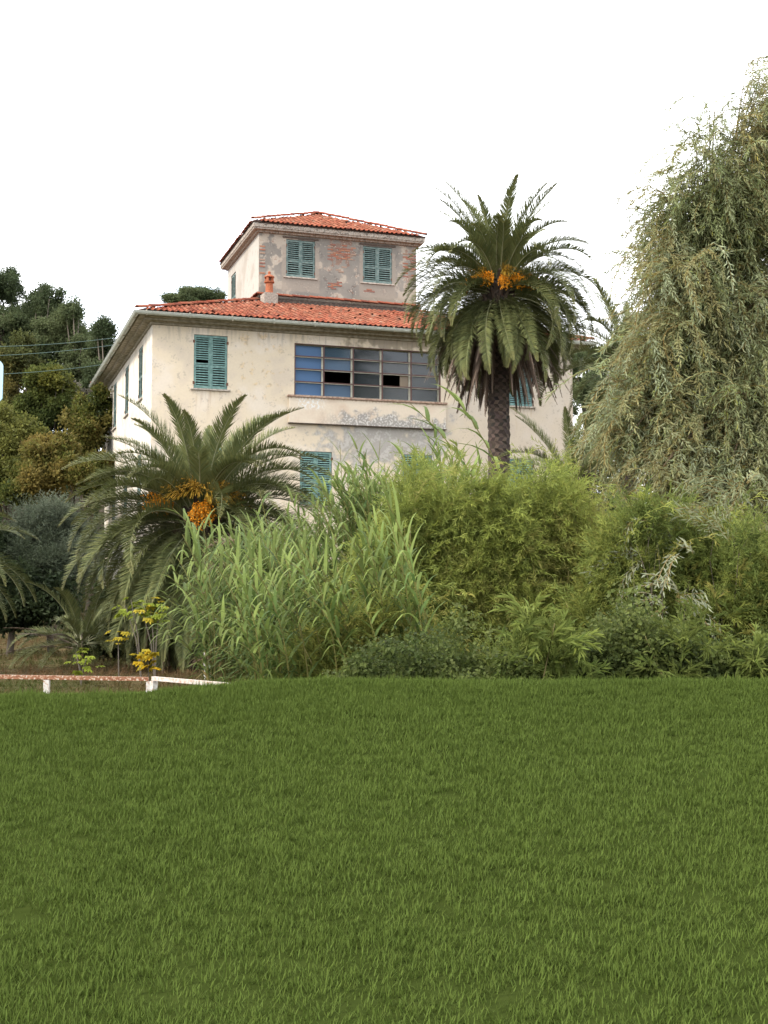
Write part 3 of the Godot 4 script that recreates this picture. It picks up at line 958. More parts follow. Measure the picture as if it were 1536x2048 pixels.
# ---------------------------------------------------------------- leafy things
func cluster(kind: String) -> ArrayMesh:
	if mesh_of.has(kind):
		return mesh_of[kind]
	R.seed = kind.hash() % 10000
	var s := begin()
	var g := func(a := 0.8, b := 1.2) -> Color:
		var t := rr(a, b)
		return Color(t * rr(0.92, 1.08), t, t * rr(0.85, 1.1))
	if kind == "oak":
		for i in 22:
			var c := rand_dir() * 0.34 * pow(R.randf(), 0.5)
			var d := (rand_dir() + c * 2.0).normalized()
			leaf(s, c, d, rand_dir(), rr(0.11, 0.17), rr(0.06, 0.09), g.call(0.65, 1.3))
	elif kind == "broad":
		for i in 20:
			var c := rand_dir() * 0.3 * pow(R.randf(), 0.5)
			var d := (rand_dir() + c * 2.0 + Vector3.DOWN * 0.4).normalized()
			leaf(s, c, d, rand_dir(), rr(0.10, 0.15), rr(0.07, 0.1), g.call(0.6, 1.35), 0.1, 0.1)
	elif kind == "olive":
		for k in 5:
			var d := (rand_dir() + Vector3.UP * 0.6).normalized()
			for i in 9:
				var c := d * (0.05 + 0.045 * i)
				leaf(s, c, (d + rand_dir() * 0.9).normalized(), rand_dir(), rr(0.07, 0.10), 0.02, g.call(0.7, 1.4))
	elif kind == "willow":
		for k in 3:
			var p := Vector3(rr(-0.06, 0.06), 0, 0)
			var d := (Vector3(rr(-0.35, 0.35), rr(-0.1, 0.35), 1)).normalized()
			var n := 13
			s.set_color(Color(0.55, 0.42, 0.28))
			for i in n:
				var q := p + d * 0.062
				var w := Vector3(0.004, 0, 0)
				s.set_color(Color(0.9, 0.6, 0.4))
				quad(s, p - w, p + w, q + w, q - w)
				var side := d.cross(Vector3.UP).normalized() * (1.0 if i % 2 else -1.0)
				var ld := (d * 0.75 + side * rr(0.35, 0.9) + Vector3.DOWN * rr(0.0, 0.6) + rand_dir() * 0.25).normalized()
				var c: Color = g.call(0.7, 1.3)
				if R.randf() < 0.2: c = Color(1.7, 1.75, 2.4) * rr(0.7, 1.2)
				leaf(s, q, ld, rand_dir(), rr(0.11, 0.17), rr(0.022, 0.03), c, 0.2, 0.12)
				p = q
				d = (d + Vector3.DOWN * 0.12 + rand_dir() * 0.08).normalized()
	elif kind == "bamboo":
		for k in 5:
			var d := (Vector3.UP * 0.9 + rand_dir() * 0.9).normalized()
			var p := rand_dir() * 0.12
			for i in 8:
				var q := p + d * 0.055
				var w := d.cross(Vector3(0.3, 0.2, 1)).normalized() * 0.003
				s.set_color(Color(1.6, 1.3, 1.0))
				quad(s, p - w, p + w, q + w, q - w)
				for b in 2:
					var ld := (d * 0.9 + rand_dir() * 0.75).normalized()
					leaf(s, q, ld, rand_dir(), rr(0.07, 0.125), rr(0.011, 0.017), g.call(0.65, 1.4), 0.2, 0.15)
				p = q
				d = (d + Vector3.DOWN * 0.10 + rand_dir() * 0.12).normalized()
	elif kind == "bamboo_big":
		for k in 4:
			var d := (Vector3.UP * 0.5 + rand_dir()).normalized()
			var p := Vector3.ZERO
			for i in 7:
				var q := p + d * 0.05
				for b in 2:
					var ld := (d + rand_dir() * 0.6).normalized()
					leaf(s, q, ld, Vector3.UP + rand_dir() * 0.5, rr(0.13, 0.2), rr(0.02, 0.028), g.call(0.75, 1.35), 0.2, 0.2)
				p = q
				d = (d + Vector3.DOWN * 0.14).normalized()
	elif kind == "ivy":
		for i in 30:
			var c := rand_dir() * 0.24 * pow(R.randf(), 0.4)
			leaf(s, c, (rand_dir() + Vector3.DOWN * 0.5 + Vector3.BACK * 0.5).normalized(), (Vector3.UP + rand_dir() * 0.8).normalized(), rr(0.05, 0.085), rr(0.045, 0.07), g.call(0.55, 1.5), 0.1, 0.1)
	elif kind == "weed":
		for i in 16:
			var b := Vector3(rr(-0.2, 0.2), -0.03, rr(-0.2, 0.2))
			blade(s, b, (Vector3.UP + rand_dir() * 0.6).normalized(), rr(0.12, 0.36), rr(0.006, 0.012), rr(0.4, 1.6), g.call(0.6, 1.4), 3)
		for i in 8:
			leaf(s, Vector3(rr(-0.2, 0.2), rr(0, 0.12), rr(-0.2, 0.2)), (Vector3.UP * 0.3 + rand_dir()).normalized(), Vector3.UP, rr(0.06, 0.1), 0.05, g.call(0.6, 1.3))
	mesh_of[kind] = finish(s, M.leaf)
	return mesh_of[kind]

func blob(x: float, y: float, rx: float, ry: float, d: float, deep := 0.0) -> Array:
	var k := d / FOCAL
	return [at(x, y, d), Vector3(rx * k, ry * k, deep if deep > 0 else (rx + ry) * 0.5 * k)]

func lumpy(blobs: Array, each: int, loose: float) -> Array:
	# every lobe breaks up into smaller ones of its own, with hollows between
	var out := []
	for b in blobs:
		for i in each:
			var q: Vector3 = b[1]
			var dir := rand_dir()
			out.append([b[0] + dir * q * pow(R.randf(), 0.5) * loose, q * Vector3(rr(0.12, 0.36), rr(0.10, 0.30), rr(0.12, 0.36))])
	return out

func crown(o: Node3D, kind: String, blobs: Array, n: int, style: String, cols: Array, gap := 0.0, size := 1.0, called := "crown", fill := 0.55):
	var mesh := cluster(kind)
	var total := 0.0
	var cum := []
	for b in blobs:
		var q: Vector3 = b[1]
		total += pow(q.x * q.y * q.z, 0.667)
		cum.append(total)
	var xf := []
	var cl := []
	var tries := 0
	while xf.size() < n and tries < n * 4:
		tries += 1
		var pick := rr(0, total)
		var k := 0
		while cum[k] < pick: k += 1
		var dir := rand_dir()
		var rad := fill + (1.0 - fill) * pow(R.randf(), 0.6)
		rad *= 1.0 + 0.22 * lumps.get_noise_3dv(dir * 60.0 + blobs[k][0] * 7.0)
		var p: Vector3 = blobs[k][0] + dir * rad * blobs[k][1]
		if gap > 0.0 and lumps.get_noise_3dv(p * 22.0) < gap - 0.5:
			continue
		if p.y < hill(p.x, p.z) + 0.02:
			continue
		var b: Basis
		if style == "hang":
			var yaw := atan2(dir.x, dir.z) + rr(-2.2, 2.2)
			b = Basis(Vector3.UP, yaw) * Basis(Vector3.RIGHT, rr(-1.0, 1.4)) * Basis(Vector3.BACK, rr(-1.5, 1.5))
		elif style == "spray":
			var axis := (dir * 0.7 + Vector3.UP * 0.8 + rand_dir() * 0.4).normalized()
			b = Basis(Quaternion(Vector3.UP, axis)) * Basis(Vector3.UP, rr(0, TAU))
		else:
			b = Basis(Vector3.UP, rr(0, TAU)) * Basis(Vector3.RIGHT, rr(0, TAU))
		xf.append(Transform3D(b.scaled(Vector3.ONE * size * rr(0.75, 1.3)), p))
		var h := lumps.get_noise_3dv(p * 9.0 + Vector3(50, 0, 0)) * 1.3 + 0.5 + rr(-0.25, 0.25)
		var f := clampf(h, 0.0, 0.999) * (cols.size() - 1)
		var c: Color = cols[int(f)].lerp(cols[int(f) + 1], f - int(f)) if cols.size() > 1 else cols[0]
		cl.append(c * rr(0.8, 1.2))
	many(called, mesh, xf, cl, o)

func branches(o: Node3D, foot: Vector3, blobs: Array, r: float, n: int, called := "trunk", fork := 0.35):
	var s := begin(true)
	s.set_color(Color(0.10, 0.08, 0.06))
	var mid: Vector3 = Vector3.ZERO
	for b in blobs: mid += b[0]
	mid /= blobs.size()
	var top := foot.lerp(mid, fork + 0.15) + Vector3(rr(-0.2, 0.2), 0, rr(-0.2, 0.2))
	tube(s, [foot - Vector3(0, 0.2, 0), foot.lerp(top, 0.5) + Vector3(rr(-0.15, 0.15), 0, 0), top], [r * 1.2, r, r * 0.8], 8)
	put(called, finish(s, M.bark), o)
	s = begin(true)
	s.set_color(Color(0.10, 0.08, 0.06))
	for i in n:
		var b: Array = blobs[i % blobs.size()]
		var e: Vector3 = b[0] + rand_dir() * b[1] * 0.75
		var m := top.lerp(e, 0.5) + Vector3(0, rr(0.0, 0.5), 0) + rand_dir() * 0.2
		tube(s, [top, m, e], [r * 0.55, r * 0.3, r * 0.06], 5)
	put("limbs", finish(s, M.bark), o)

func leafy_tree(called: String, label: String, category: String, foot: Vector3, blobs: Array, kind: String, n: int, style: String, cols: Array, r: float, opts := {}) -> Node3D:
	var o := thing(called, label, category, foot, 0.0, opts.get("group", ""))
	var local := []
	for b in blobs: local.append([b[0], b[1]])
	R.seed = label.hash() % 100000
	branches(o, foot, local, r, opts.get("limbs", 9), opts.get("stem", "trunk"), opts.get("fork", 0.35))
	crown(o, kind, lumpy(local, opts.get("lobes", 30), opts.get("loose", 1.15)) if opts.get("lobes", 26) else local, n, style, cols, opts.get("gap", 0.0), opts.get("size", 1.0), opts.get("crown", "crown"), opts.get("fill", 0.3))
	for c in o.get_children():
		c.position -= foot
	return o

func build_trees():
	var oak := [Color(0.055, 0.075, 0.036), Color(0.085, 0.108, 0.052), Color(0.12, 0.142, 0.066)]
	var autumn := [Color(0.055, 0.075, 0.022), Color(0.12, 0.13, 0.03), Color(0.165, 0.14, 0.04), Color(0.21, 0.16, 0.045)]
	var rust := [Color(0.08, 0.09, 0.03), Color(0.15, 0.13, 0.04), Color(0.20, 0.145, 0.045)]
	var green := [Color(0.05, 0.07, 0.022), Color(0.09, 0.11, 0.03), Color(0.15, 0.155, 0.04)]
	# oaks on the ridge
	var g := "dark oaks on the ridge left of the villa"
	leafy_tree("oak_tree", "tallest dark oak on the ridge at the left border", "tree", ground_at(-5, 78), [blob(5, 580, 40, 48, 78), blob(-60, 600, 70, 60, 79), blob(0, 660, 60, 50, 77), blob(20, 720, 50, 50, 77)], "oak", 2600, "any", oak, 0.3, {"group": g, "gap": 0.1, "loose": 1.0})
	leafy_tree("oak_tree", "dark oak with ragged crown left of the sky gap on the ridge", "tree", ground_at(85, 76), [blob(92, 605, 34, 36, 76), blob(60, 650, 45, 45, 77), blob(110, 665, 46, 40, 75), blob(80, 720, 60, 45, 75)], "oak", 2600, "any", oak, 0.28, {"group": g, "gap": 0.12, "loose": 1.0})
	leafy_tree("oak_tree", "loose dark oak whose twigs stand clear against the sky", "tree", ground_at(150, 74), [blob(146, 622, 20, 24, 74), blob(140, 670, 36, 34, 75), blob(165, 710, 40, 36, 74), blob(150, 760, 50, 40, 74)], "oak", 1900, "any", oak, 0.24, {"group": g, "gap": 0.14, "loose": 1.0})
	leafy_tree("oak_tree", "dark oak nearest the villa's left eave", "tree", ground_at(205, 72), [blob(206, 660, 24, 22, 72), blob(200, 705, 38, 34, 73), blob(215, 760, 40, 50, 72), blob(205, 830, 40, 50, 71)], "oak", 2300, "any", oak, 0.24, {"group": g, "gap": 0.1, "loose": 1.0})
	leafy_tree("oak_tree", "low dark oak filling the ridge between the two left crowns", "tree", ground_at(60, 82), [blob(60, 640, 50, 40, 82), blob(120, 650, 50, 45, 82), blob(175, 690, 50, 40, 81)], "oak", 2400, "any", oak, 0.26, {"group": g, "loose": 1.0})
	leafy_tree("oak_tree", "low dark trees showing over the main roof's left hip", "tree", ground_at(385, 112), [blob(385, 598, 40, 16, 112), blob(412, 594, 30, 14, 113), blob(350, 600, 24, 14, 112)], "oak", 1500, "any", oak, 0.3, {"gap": 0.2, "size": 1.2})
	leafy_tree("oak_tree", "dark tree low behind the villa's right rear corner", "tree", ground_at(1175, 84), [blob(1175, 712, 50, 26, 84), blob(1230, 720, 50, 28, 84), blob(1160, 760, 40, 60, 82)], "oak", 1700, "any", oak, 0.3, {"gap": 0.2})
	leafy_tree("oak_tree", "shadowy dark tree behind the willow, right of the villa's wall", "tree", ground_at(1200, 62), [blob(1190, 800, 50, 60, 62), blob(1240, 860, 70, 70, 62), blob(1300, 820, 80, 90, 63), blob(1200, 930, 70, 50, 61), blob(1200, 1000, 100, 60, 60), blob(1150, 960, 40, 60, 61), blob(1400, 860, 80, 90, 63)], "oak", 3400, "any", oak, 0.3, {"loose": 1.0})
	# autumn trees on the slope
	g = "autumn trees on the slope left of the villa"
	leafy_tree("autumn_tree", "rust brown tree rising at the left border under the wires", "tree", ground_at(45, 60), [blob(36, 725, 34, 55, 60), blob(55, 790, 40, 50, 60), blob(30, 830, 50, 50, 60)], "broad", 2300, "any", rust, 0.2, {"group": g, "gap": 0.25})
	leafy_tree("autumn_tree", "yellow green tree in the middle of the slope", "tree", ground_at(100, 58), [blob(105, 775, 42, 40, 58), blob(80, 830, 50, 50, 58), blob(130, 840, 40, 50, 58)], "broad", 2200, "any", [green[0], green[1], Color(0.13, 0.13, 0.025)], 0.2, {"group": g, "gap": 0.25})
	leafy_tree("autumn_tree", "orange tinged tree beside the villa's left wall", "tree", ground_at(180, 56), [blob(180, 830, 44, 50, 56), blob(170, 900, 50, 50, 56), blob(195, 950, 40, 40, 55)], "broad", 2300, "any", autumn, 0.2, {"group": g, "gap": 0.25})
	leafy_tree("autumn_tree", "dark green tree low on the slope at the left border", "tree", ground_at(20, 52), [blob(20, 880, 60, 55, 52), blob(-30, 930, 60, 60, 52), blob(40, 950, 45, 40, 51)], "broad", 2200, "any", green, 0.2, {"group": g, "gap": 0.2})
	leafy_tree("autumn_tree", "golden brown tree above the grey olive bush", "tree", ground_at(110, 50), [blob(105, 920, 60, 50, 50), blob(150, 950, 40, 40, 49), blob(70, 970, 50, 40, 49)], "broad", 2600, "any", autumn, 0.2, {"group": g, "gap": 0.2})
	var pale := leafy_tree("bare_tree", "thin grey half bare tree among the autumn trees", "tree", ground_at(150, 64), [blob(150, 790, 30, 45, 64), blob(160, 850, 20, 40, 63)], "broad", 240, "any", [Color(0.16, 0.15, 0.13), Color(0.10, 0.09, 0.06)], 0.12, {"limbs": 26, "lobes": 6})
	tag(pale, pale.get_meta("label"), "tree")
	# the undergrowth of the slope
	R.seed = 650
	var sx := []
	var sc := []
	for i in 10000:
		var dd := rr(44, 100)
		var x := rr(-0.42, -0.02) * dd
		if hill(x, -dd) < 0.8: continue
		sx.append(Transform3D(Basis(Vector3.UP, rr(0, TAU)) * Basis(Vector3.RIGHT, rr(0, TAU)).scaled(Vector3.ONE * rr(0.9, 1.9)), Vector3(x, hill(x, -dd) + rr(0.0, 3.2 if dd < 62 else 7.0) * rr(0.2, 1.0), -dd)))
		var f := clampf(0.4 + 1.2 * lumps.get_noise_2d(x * 5.0, dd * 5.0) + rr(-0.3, 0.3) - sm(58, 72, dd), 0, 1)
		sc.append(Color(0.05, 0.07, 0.03).lerp(Color(0.22, 0.16, 0.04) if i % 3 == 0 else Color(0.10, 0.12, 0.04), f) * rr(0.7, 1.2))
	tag(many("hillside_undergrowth", cluster("broad"), sx, sc, self), "mixed green and rusty undergrowth covering the hillside", "undergrowth")
	# bushes at the left
	leafy_tree("olive_bush", "grey green olive bush left of the stout date palm", "bush", ground_at(105, 38), [blob(110, 1070, 60, 55, 38), blob(60, 1080, 45, 50, 38), blob(140, 1120, 50, 50, 37), blob(60, 1150, 60, 50, 37)], "olive", 2400, "spray", [Color(0.06, 0.075, 0.045), Color(0.10, 0.118, 0.08), Color(0.15, 0.165, 0.12)], 0.1, {"size": 1.1, "stem": "stem"})
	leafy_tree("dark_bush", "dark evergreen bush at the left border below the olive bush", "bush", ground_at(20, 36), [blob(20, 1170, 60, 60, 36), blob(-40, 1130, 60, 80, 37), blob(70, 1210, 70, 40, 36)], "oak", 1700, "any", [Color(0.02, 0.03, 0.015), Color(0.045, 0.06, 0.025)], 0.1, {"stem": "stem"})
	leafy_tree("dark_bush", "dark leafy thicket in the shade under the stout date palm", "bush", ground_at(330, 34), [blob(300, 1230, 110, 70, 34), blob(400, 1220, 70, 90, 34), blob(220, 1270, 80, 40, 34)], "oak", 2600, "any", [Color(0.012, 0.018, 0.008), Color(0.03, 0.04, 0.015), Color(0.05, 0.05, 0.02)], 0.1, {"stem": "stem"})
	# the willow on the right
	var d := 21.0
	var wb := [blob(1550, 170, 55, 90, d), blob(1515, 150, 40, 45, d), blob(1580, 130, 50, 50, d), blob(1455, 250, 60, 80, d), blob(1480, 340, 80, 90, d), blob(1430, 340, 70, 80, d - 0.3), blob(1560, 430, 140, 150, d + 0.6), blob(1400, 410, 90, 110, d), blob(1345, 440, 60, 90, d), blob(1350, 560, 90, 110, d - 0.4), blob(1490, 620, 140, 150, d), blob(1310, 710, 70, 70, d - 0.6), blob(1410, 760, 130, 120, d - 0.8), blob(1560, 790, 150, 150, d), blob(1245, 800, 60, 60, d - 0.8), blob(1250, 870, 90, 80, d - 0.6), blob(1340, 890, 110, 110, d - 0.4), blob(1500, 950, 130, 120, d - 0.4), blob(1300, 970, 110, 70, d - 1.0), blob(1430, 1010, 110, 70, d - 1.2), blob(1720, 500, 180, 260, d + 1.0), blob(1740, 830, 180, 220, d + 1.0)]
	build_willow(wb, d)

func strand_mesh(seed_: int, length: float) -> ArrayMesh:
	# a thin twig that leaves its branch sideways and hangs down, with narrow leaves all along
	R.seed = seed_
	var s := begin()
	var p := Vector3.ZERO
	var d := Vector3(rr(-0.2, 0.2), 0.25, 1).normalized()
	var n := int(length / 0.052)
	for i in n:
		var q := p + d * 0.052
		var w := d.cross(Vector3(1, 0.2, 0.3)).normalized() * 0.0035
		s.set_color(Color(0.75, 0.5, 0.33))
		quad(s, p - w, p + w, q + w, q - w)
		var side := d.cross(Vector3.UP).normalized().rotated(d, rr(0, TAU))
		for b in 2:
			if R.randf() < 0.25: continue
			var ld := (d * 0.7 + side * (1.0 if b else -1.0) * rr(0.3, 0.9) + Vector3.DOWN * rr(0.0, 0.5) + rand_dir() * 0.3).normalized()
			var tone := rr(0.65, 1.3)
			var c := Color(tone, tone, tone * rr(0.85, 1.15))
			var u := R.randf()
			if u < 0.2: c = Color(1.7, 1.75, 2.3) * rr(0.75, 1.15)
			elif u < 0.24: c = Color(1.8, 1.3, 0.6) * rr(0.7, 1.0)
			leaf(s, q, ld, rand_dir(), rr(0.085, 0.145), rr(0.015, 0.023), c, 0.2, 0.15)
		p = q
		d = (d + Vector3.DOWN * 0.15 + rand_dir() * 0.09).normalized()
	return finish(s, M.leaf)

func build_willow(wb: Array, d: float):
	var foot := ground_at(1570, d + 0.5)
	var o := thing("willow_tree", "huge willow with silvery green and yellowing leaves along the right border", "tree", foot)
	R.seed = 5150
	var fork := Vector3(0.1, 2.6, 0.0)
	var s := begin(true)
	s.set_color(Color(0.11, 0.085, 0.06))
	tube(s, [Vector3(0, -0.3, 0), Vector3(0.08, 1.3, 0.05), fork], [0.42, 0.34, 0.31], 10)
	put("trunk", finish(s, M.bark), o)
	var mids := []
	var low := 0
	for i in 9:
		var a := TAU * i / 9.0 + rr(-0.3, 0.3)
		var top := Vector3(cos(a) * rr(1.0, 1.9), rr(4.6, 7.6), sin(a) * rr(0.8, 1.6))
		if i % 3 == 0: top.y -= 1.6
		var m := fork.lerp(top, 0.5) + Vector3(cos(a) * 0.35, 0.1, sin(a) * 0.3)
		s = begin(true)
		s.set_color(Color(0.11, 0.085, 0.06))
		tube(s, [fork, m, top], [0.17, 0.12, 0.06], 7)
		put("limb", finish(s, M.bark), o)
		mids.append([fork, m, top])
	var meshes := [strand_mesh(61, 1.25), strand_mesh(62, 0.9), strand_mesh(63, 0.65)]
	var xf := [[], [], []]
	var cl := [[], [], []]
	var cols := [Color(0.19, 0.225, 0.105), Color(0.26, 0.29, 0.15), Color(0.31, 0.325, 0.17), Color(0.31, 0.28, 0.13), Color(0.33, 0.37, 0.24), Color(0.25, 0.285, 0.14)]
	var total := 0.0
	var cum := []
	for b in wb:
		total += b[1].x * b[1].y
		cum.append(total)
	s = begin(true)
	s.set_color(Color(0.13, 0.095, 0.06))
	for i in 400:
		var pick := rr(0, total)
		var k := 0
		while cum[k] < pick: k += 1
		var dir := rand_dir()
		var e: Vector3 = wb[k][0] + dir * wb[k][1] * pow(R.randf(), 0.4) * 1.05 - foot
		if e.y < 0.8: continue
		var best: Array = mids[0]
		for m in mids:
			if (m[1] as Vector3).distance_to(e) < (best[1] as Vector3).distance_to(e): best = m
		var from: Vector3 = (best[1] as Vector3).lerp(best[2], R.randf())
		var lift := from.distance_to(e) * rr(0.12, 0.3)
		var mid := from.lerp(e, 0.55) + Vector3(0, lift, 0)
		var pts := []
		for q in 7:
			var u := q / 6.0
			pts.append(from.lerp(mid, u).lerp(mid.lerp(e, u), u))
		tube(s, pts, [0.035, 0.03, 0.025, 0.02, 0.015, 0.01, 0.005], 4)
		var n := int(rr(22, 40))
		for g in n:
			var u := pow(R.randf(), 0.55)
			var at_ := from.lerp(mid, u).lerp(mid.lerp(e, u), u)
			var tan := (mid.lerp(e, u) - from.lerp(mid, u)).normalized()
			var yaw := atan2(tan.x, tan.z) + rr(-1.3, 1.3)
			var v := R.randi() % 3
			xf[v].append(Transform3D((Basis(Vector3.UP, yaw) * Basis(Vector3.RIGHT, rr(-0.9, 0.5)) * Basis(Vector3.BACK, rr(-0.6, 0.6))).scaled(Vector3.ONE * rr(0.7, 1.2)), at_ + rand_dir() * 0.08))
			var h := clampf(0.45 + 1.1 * lumps.get_noise_3dv(e * 22.0) + rr(-0.25, 0.25), 0, 0.999) * (cols.size() - 1)
			cl[v].append((cols[int(h)] as Color).lerp(cols[int(h) + 1], h - int(h)) * rr(0.8, 1.2))
	put("branches", finish(s, M.bark), o).set_meta("kind", "stuff")
	for v in 3:
		many("crown", meshes[v], xf[v], cl[v], o)

func shoot_mesh() -> ArrayMesh:
	if mesh_of.has("shoot"):
		return mesh_of.shoot
	R.seed = 71
	var s := begin()
	var p := Vector3.ZERO
	var d := Vector3(0.12, 1, 0).normalized()
	for i in 22:
		var q := p + d * 0.085
		var w := Vector3(0, 0, 0.006 - 0.0002 * i)
		s.set_color(Color(1.5, 1.25, 0.9))
		quad(s, p - w, p + w, q + w, q - w)
		if i > 5:
			var n := 2 + R.randi() % 4
			var side := rand_dir()
			for b in n:
				var ld := (d * 0.5 + side * 0.6 + rand_dir() * 0.6).normalized()
				var t := rr(0.7, 1.4)
				leaf(s, q + side * 0.05 * b, ld, rand_dir(), rr(0.09, 0.16), rr(0.013, 0.02), Color(t, t, t * 0.9), 0.2, 0.2)
		p = q
		d = (d + Vector3(0.03, -0.055 - 0.003 * i, 0.01 * sin(i))).normalized()
	mesh_of.shoot = finish(s, M.leaf)
	return mesh_of.shoot

func mass(called: String, label: String, category: String, prof: Array, d0: float, d1: float, kind: String, n: int, cols: Array, size: float):
	# a stand of stems whose tops follow a rising and falling line: prof holds [direction, top] seen at the middle distance
	var x0: float = prof[0][0]
	var x1: float = prof[-1][0]
	var dm := (d0 + d1) / 2.0
	var o := thing(called, label, category, ground_at((x0 + x1) / 2.0, dm))
	R.seed = label.hash() % 100000
	var height := func(x: float, d: float) -> float:
		var i := 0
		while i < prof.size() - 2 and x > prof[i + 1][0]: i += 1
		var y: float = lerpf(prof[i][1], prof[i + 1][1], clampf((x - prof[i][0]) / (prof[i + 1][0] - prof[i][0]), 0, 1))
		var h: float = at(x, y, dm).y
		var edge := minf(x - x0, x1 - x) / 90.0 + 0.5 * lumps.get_noise_2d(d * 200.0, x)
		return h * (0.88 + 0.42 * lumps.get_noise_2d(x * 1.6, d * 60.0) + 0.22 * lumps.get_noise_2d(x * 5.0, d * 160.0)) * (0.62 + 0.38 * sqrt(clampf(edge, 0, 1)))
	var xf := []
	var cl := []
	var sxf := []
	var scl := []
	var s := begin(true)
	var soft := kind == "bamboo"
	for i in n:
		var x := rr(x0, x1)
		var d := lerpf(d0, d1, pow(R.randf(), 2.0))
		var g := ground_at(x, d)
		var h: float = height.call(x, d)
		var v := 1.0 - pow(R.randf(), 1.25)
		var p := g + Vector3(0, maxf(0.08, h * v), 0)
		var thin := lumps.get_noise_3dv(p * 45.0)
		if thin < -0.24 or (soft and d < dm and lumps.get_noise_3dv(p * 18.0 + Vector3(7, 3, 0)) < -0.16): continue
		var axis := (Vector3(rr(-0.7, 0.7), 0.75, rr(-0.1, 0.9)) + rand_dir() * 0.5).normalized()
		var b := Basis(Quaternion(Vector3.UP, axis)) * Basis(Vector3.UP, rr(0, TAU))
		xf.append(Transform3D(b.scaled(Vector3.ONE * size * rr(0.7, 1.35)), p - o.position))
		var f := clampf(0.45 + 0.9 * lumps.get_noise_3dv(p * 14.0 + Vector3(90, 0, 0)) + rr(-0.3, 0.3), 0, 0.999) * (cols.size() - 1)
		cl.append((cols[int(f)] as Color).lerp(cols[int(f) + 1], f - int(f)) * rr(0.75, 1.25))
		if soft and i % 28 == 0:
			sxf.append(Transform3D(Basis(Quaternion(Vector3.UP, (Vector3.UP * 1.5 + rand_dir()).normalized())).scaled(Vector3.ONE * rr(0.35, 0.7)), g + Vector3(0, h * rr(0.5, 0.88), 0) - o.position))
			scl.append(cols[1 + R.randi() % (cols.size() - 1)] * rr(0.9, 1.25))
		if kind != "ivy" and i % (150 if soft else 60) == 0:
			s.set_color(Color(0.2, 0.17, 0.06) * rr(0.5, 1.1))
			var lean := Vector3(rr(-0.5, 0.5), 0, rr(-0.3, 0.5))
			tube(s, [g - o.position, g - o.position + Vector3(0, h * 0.5, 0) + lean * 0.4, g - o.position + Vector3(0, h * rr(0.8, 0.98), 0) + lean], [0.012, 0.010, 0.004], 5)
	if kind != "ivy":
		put("stems", finish(s, M.bark), o).set_meta("kind", "stuff")
	many("crown", cluster(kind), xf, cl, o)
	if soft:
		xf.clear()
		cl.clear()
		for i in int(n / 16.0):
			var x := rr(x0, x1)
			var d := lerpf(d0, d1, pow(R.randf(), 2.5))
			var g := ground_at(x, d)
			var h: float = height.call(x, d)
			var axis := (Vector3(rr(-1, 1), 0.6, rr(0.0, 1.0))).normalized()
			xf.append(Transform3D((Basis(Quaternion(Vector3.UP, axis)) * Basis(Vector3.UP, rr(0, TAU))).scaled(Vector3.ONE * rr(0.4, 0.7)), g + Vector3(0, h * (1.0 - pow(R.randf(), 1.6) * 0.9), 0) - o.position))
			cl.append(cols[R.randi() % cols.size()] * rr(0.6, 1.35))
		many("sprays", cluster("bamboo_big"), xf, cl, o)
		many("shoots", shoot_mesh(), sxf, scl, o)

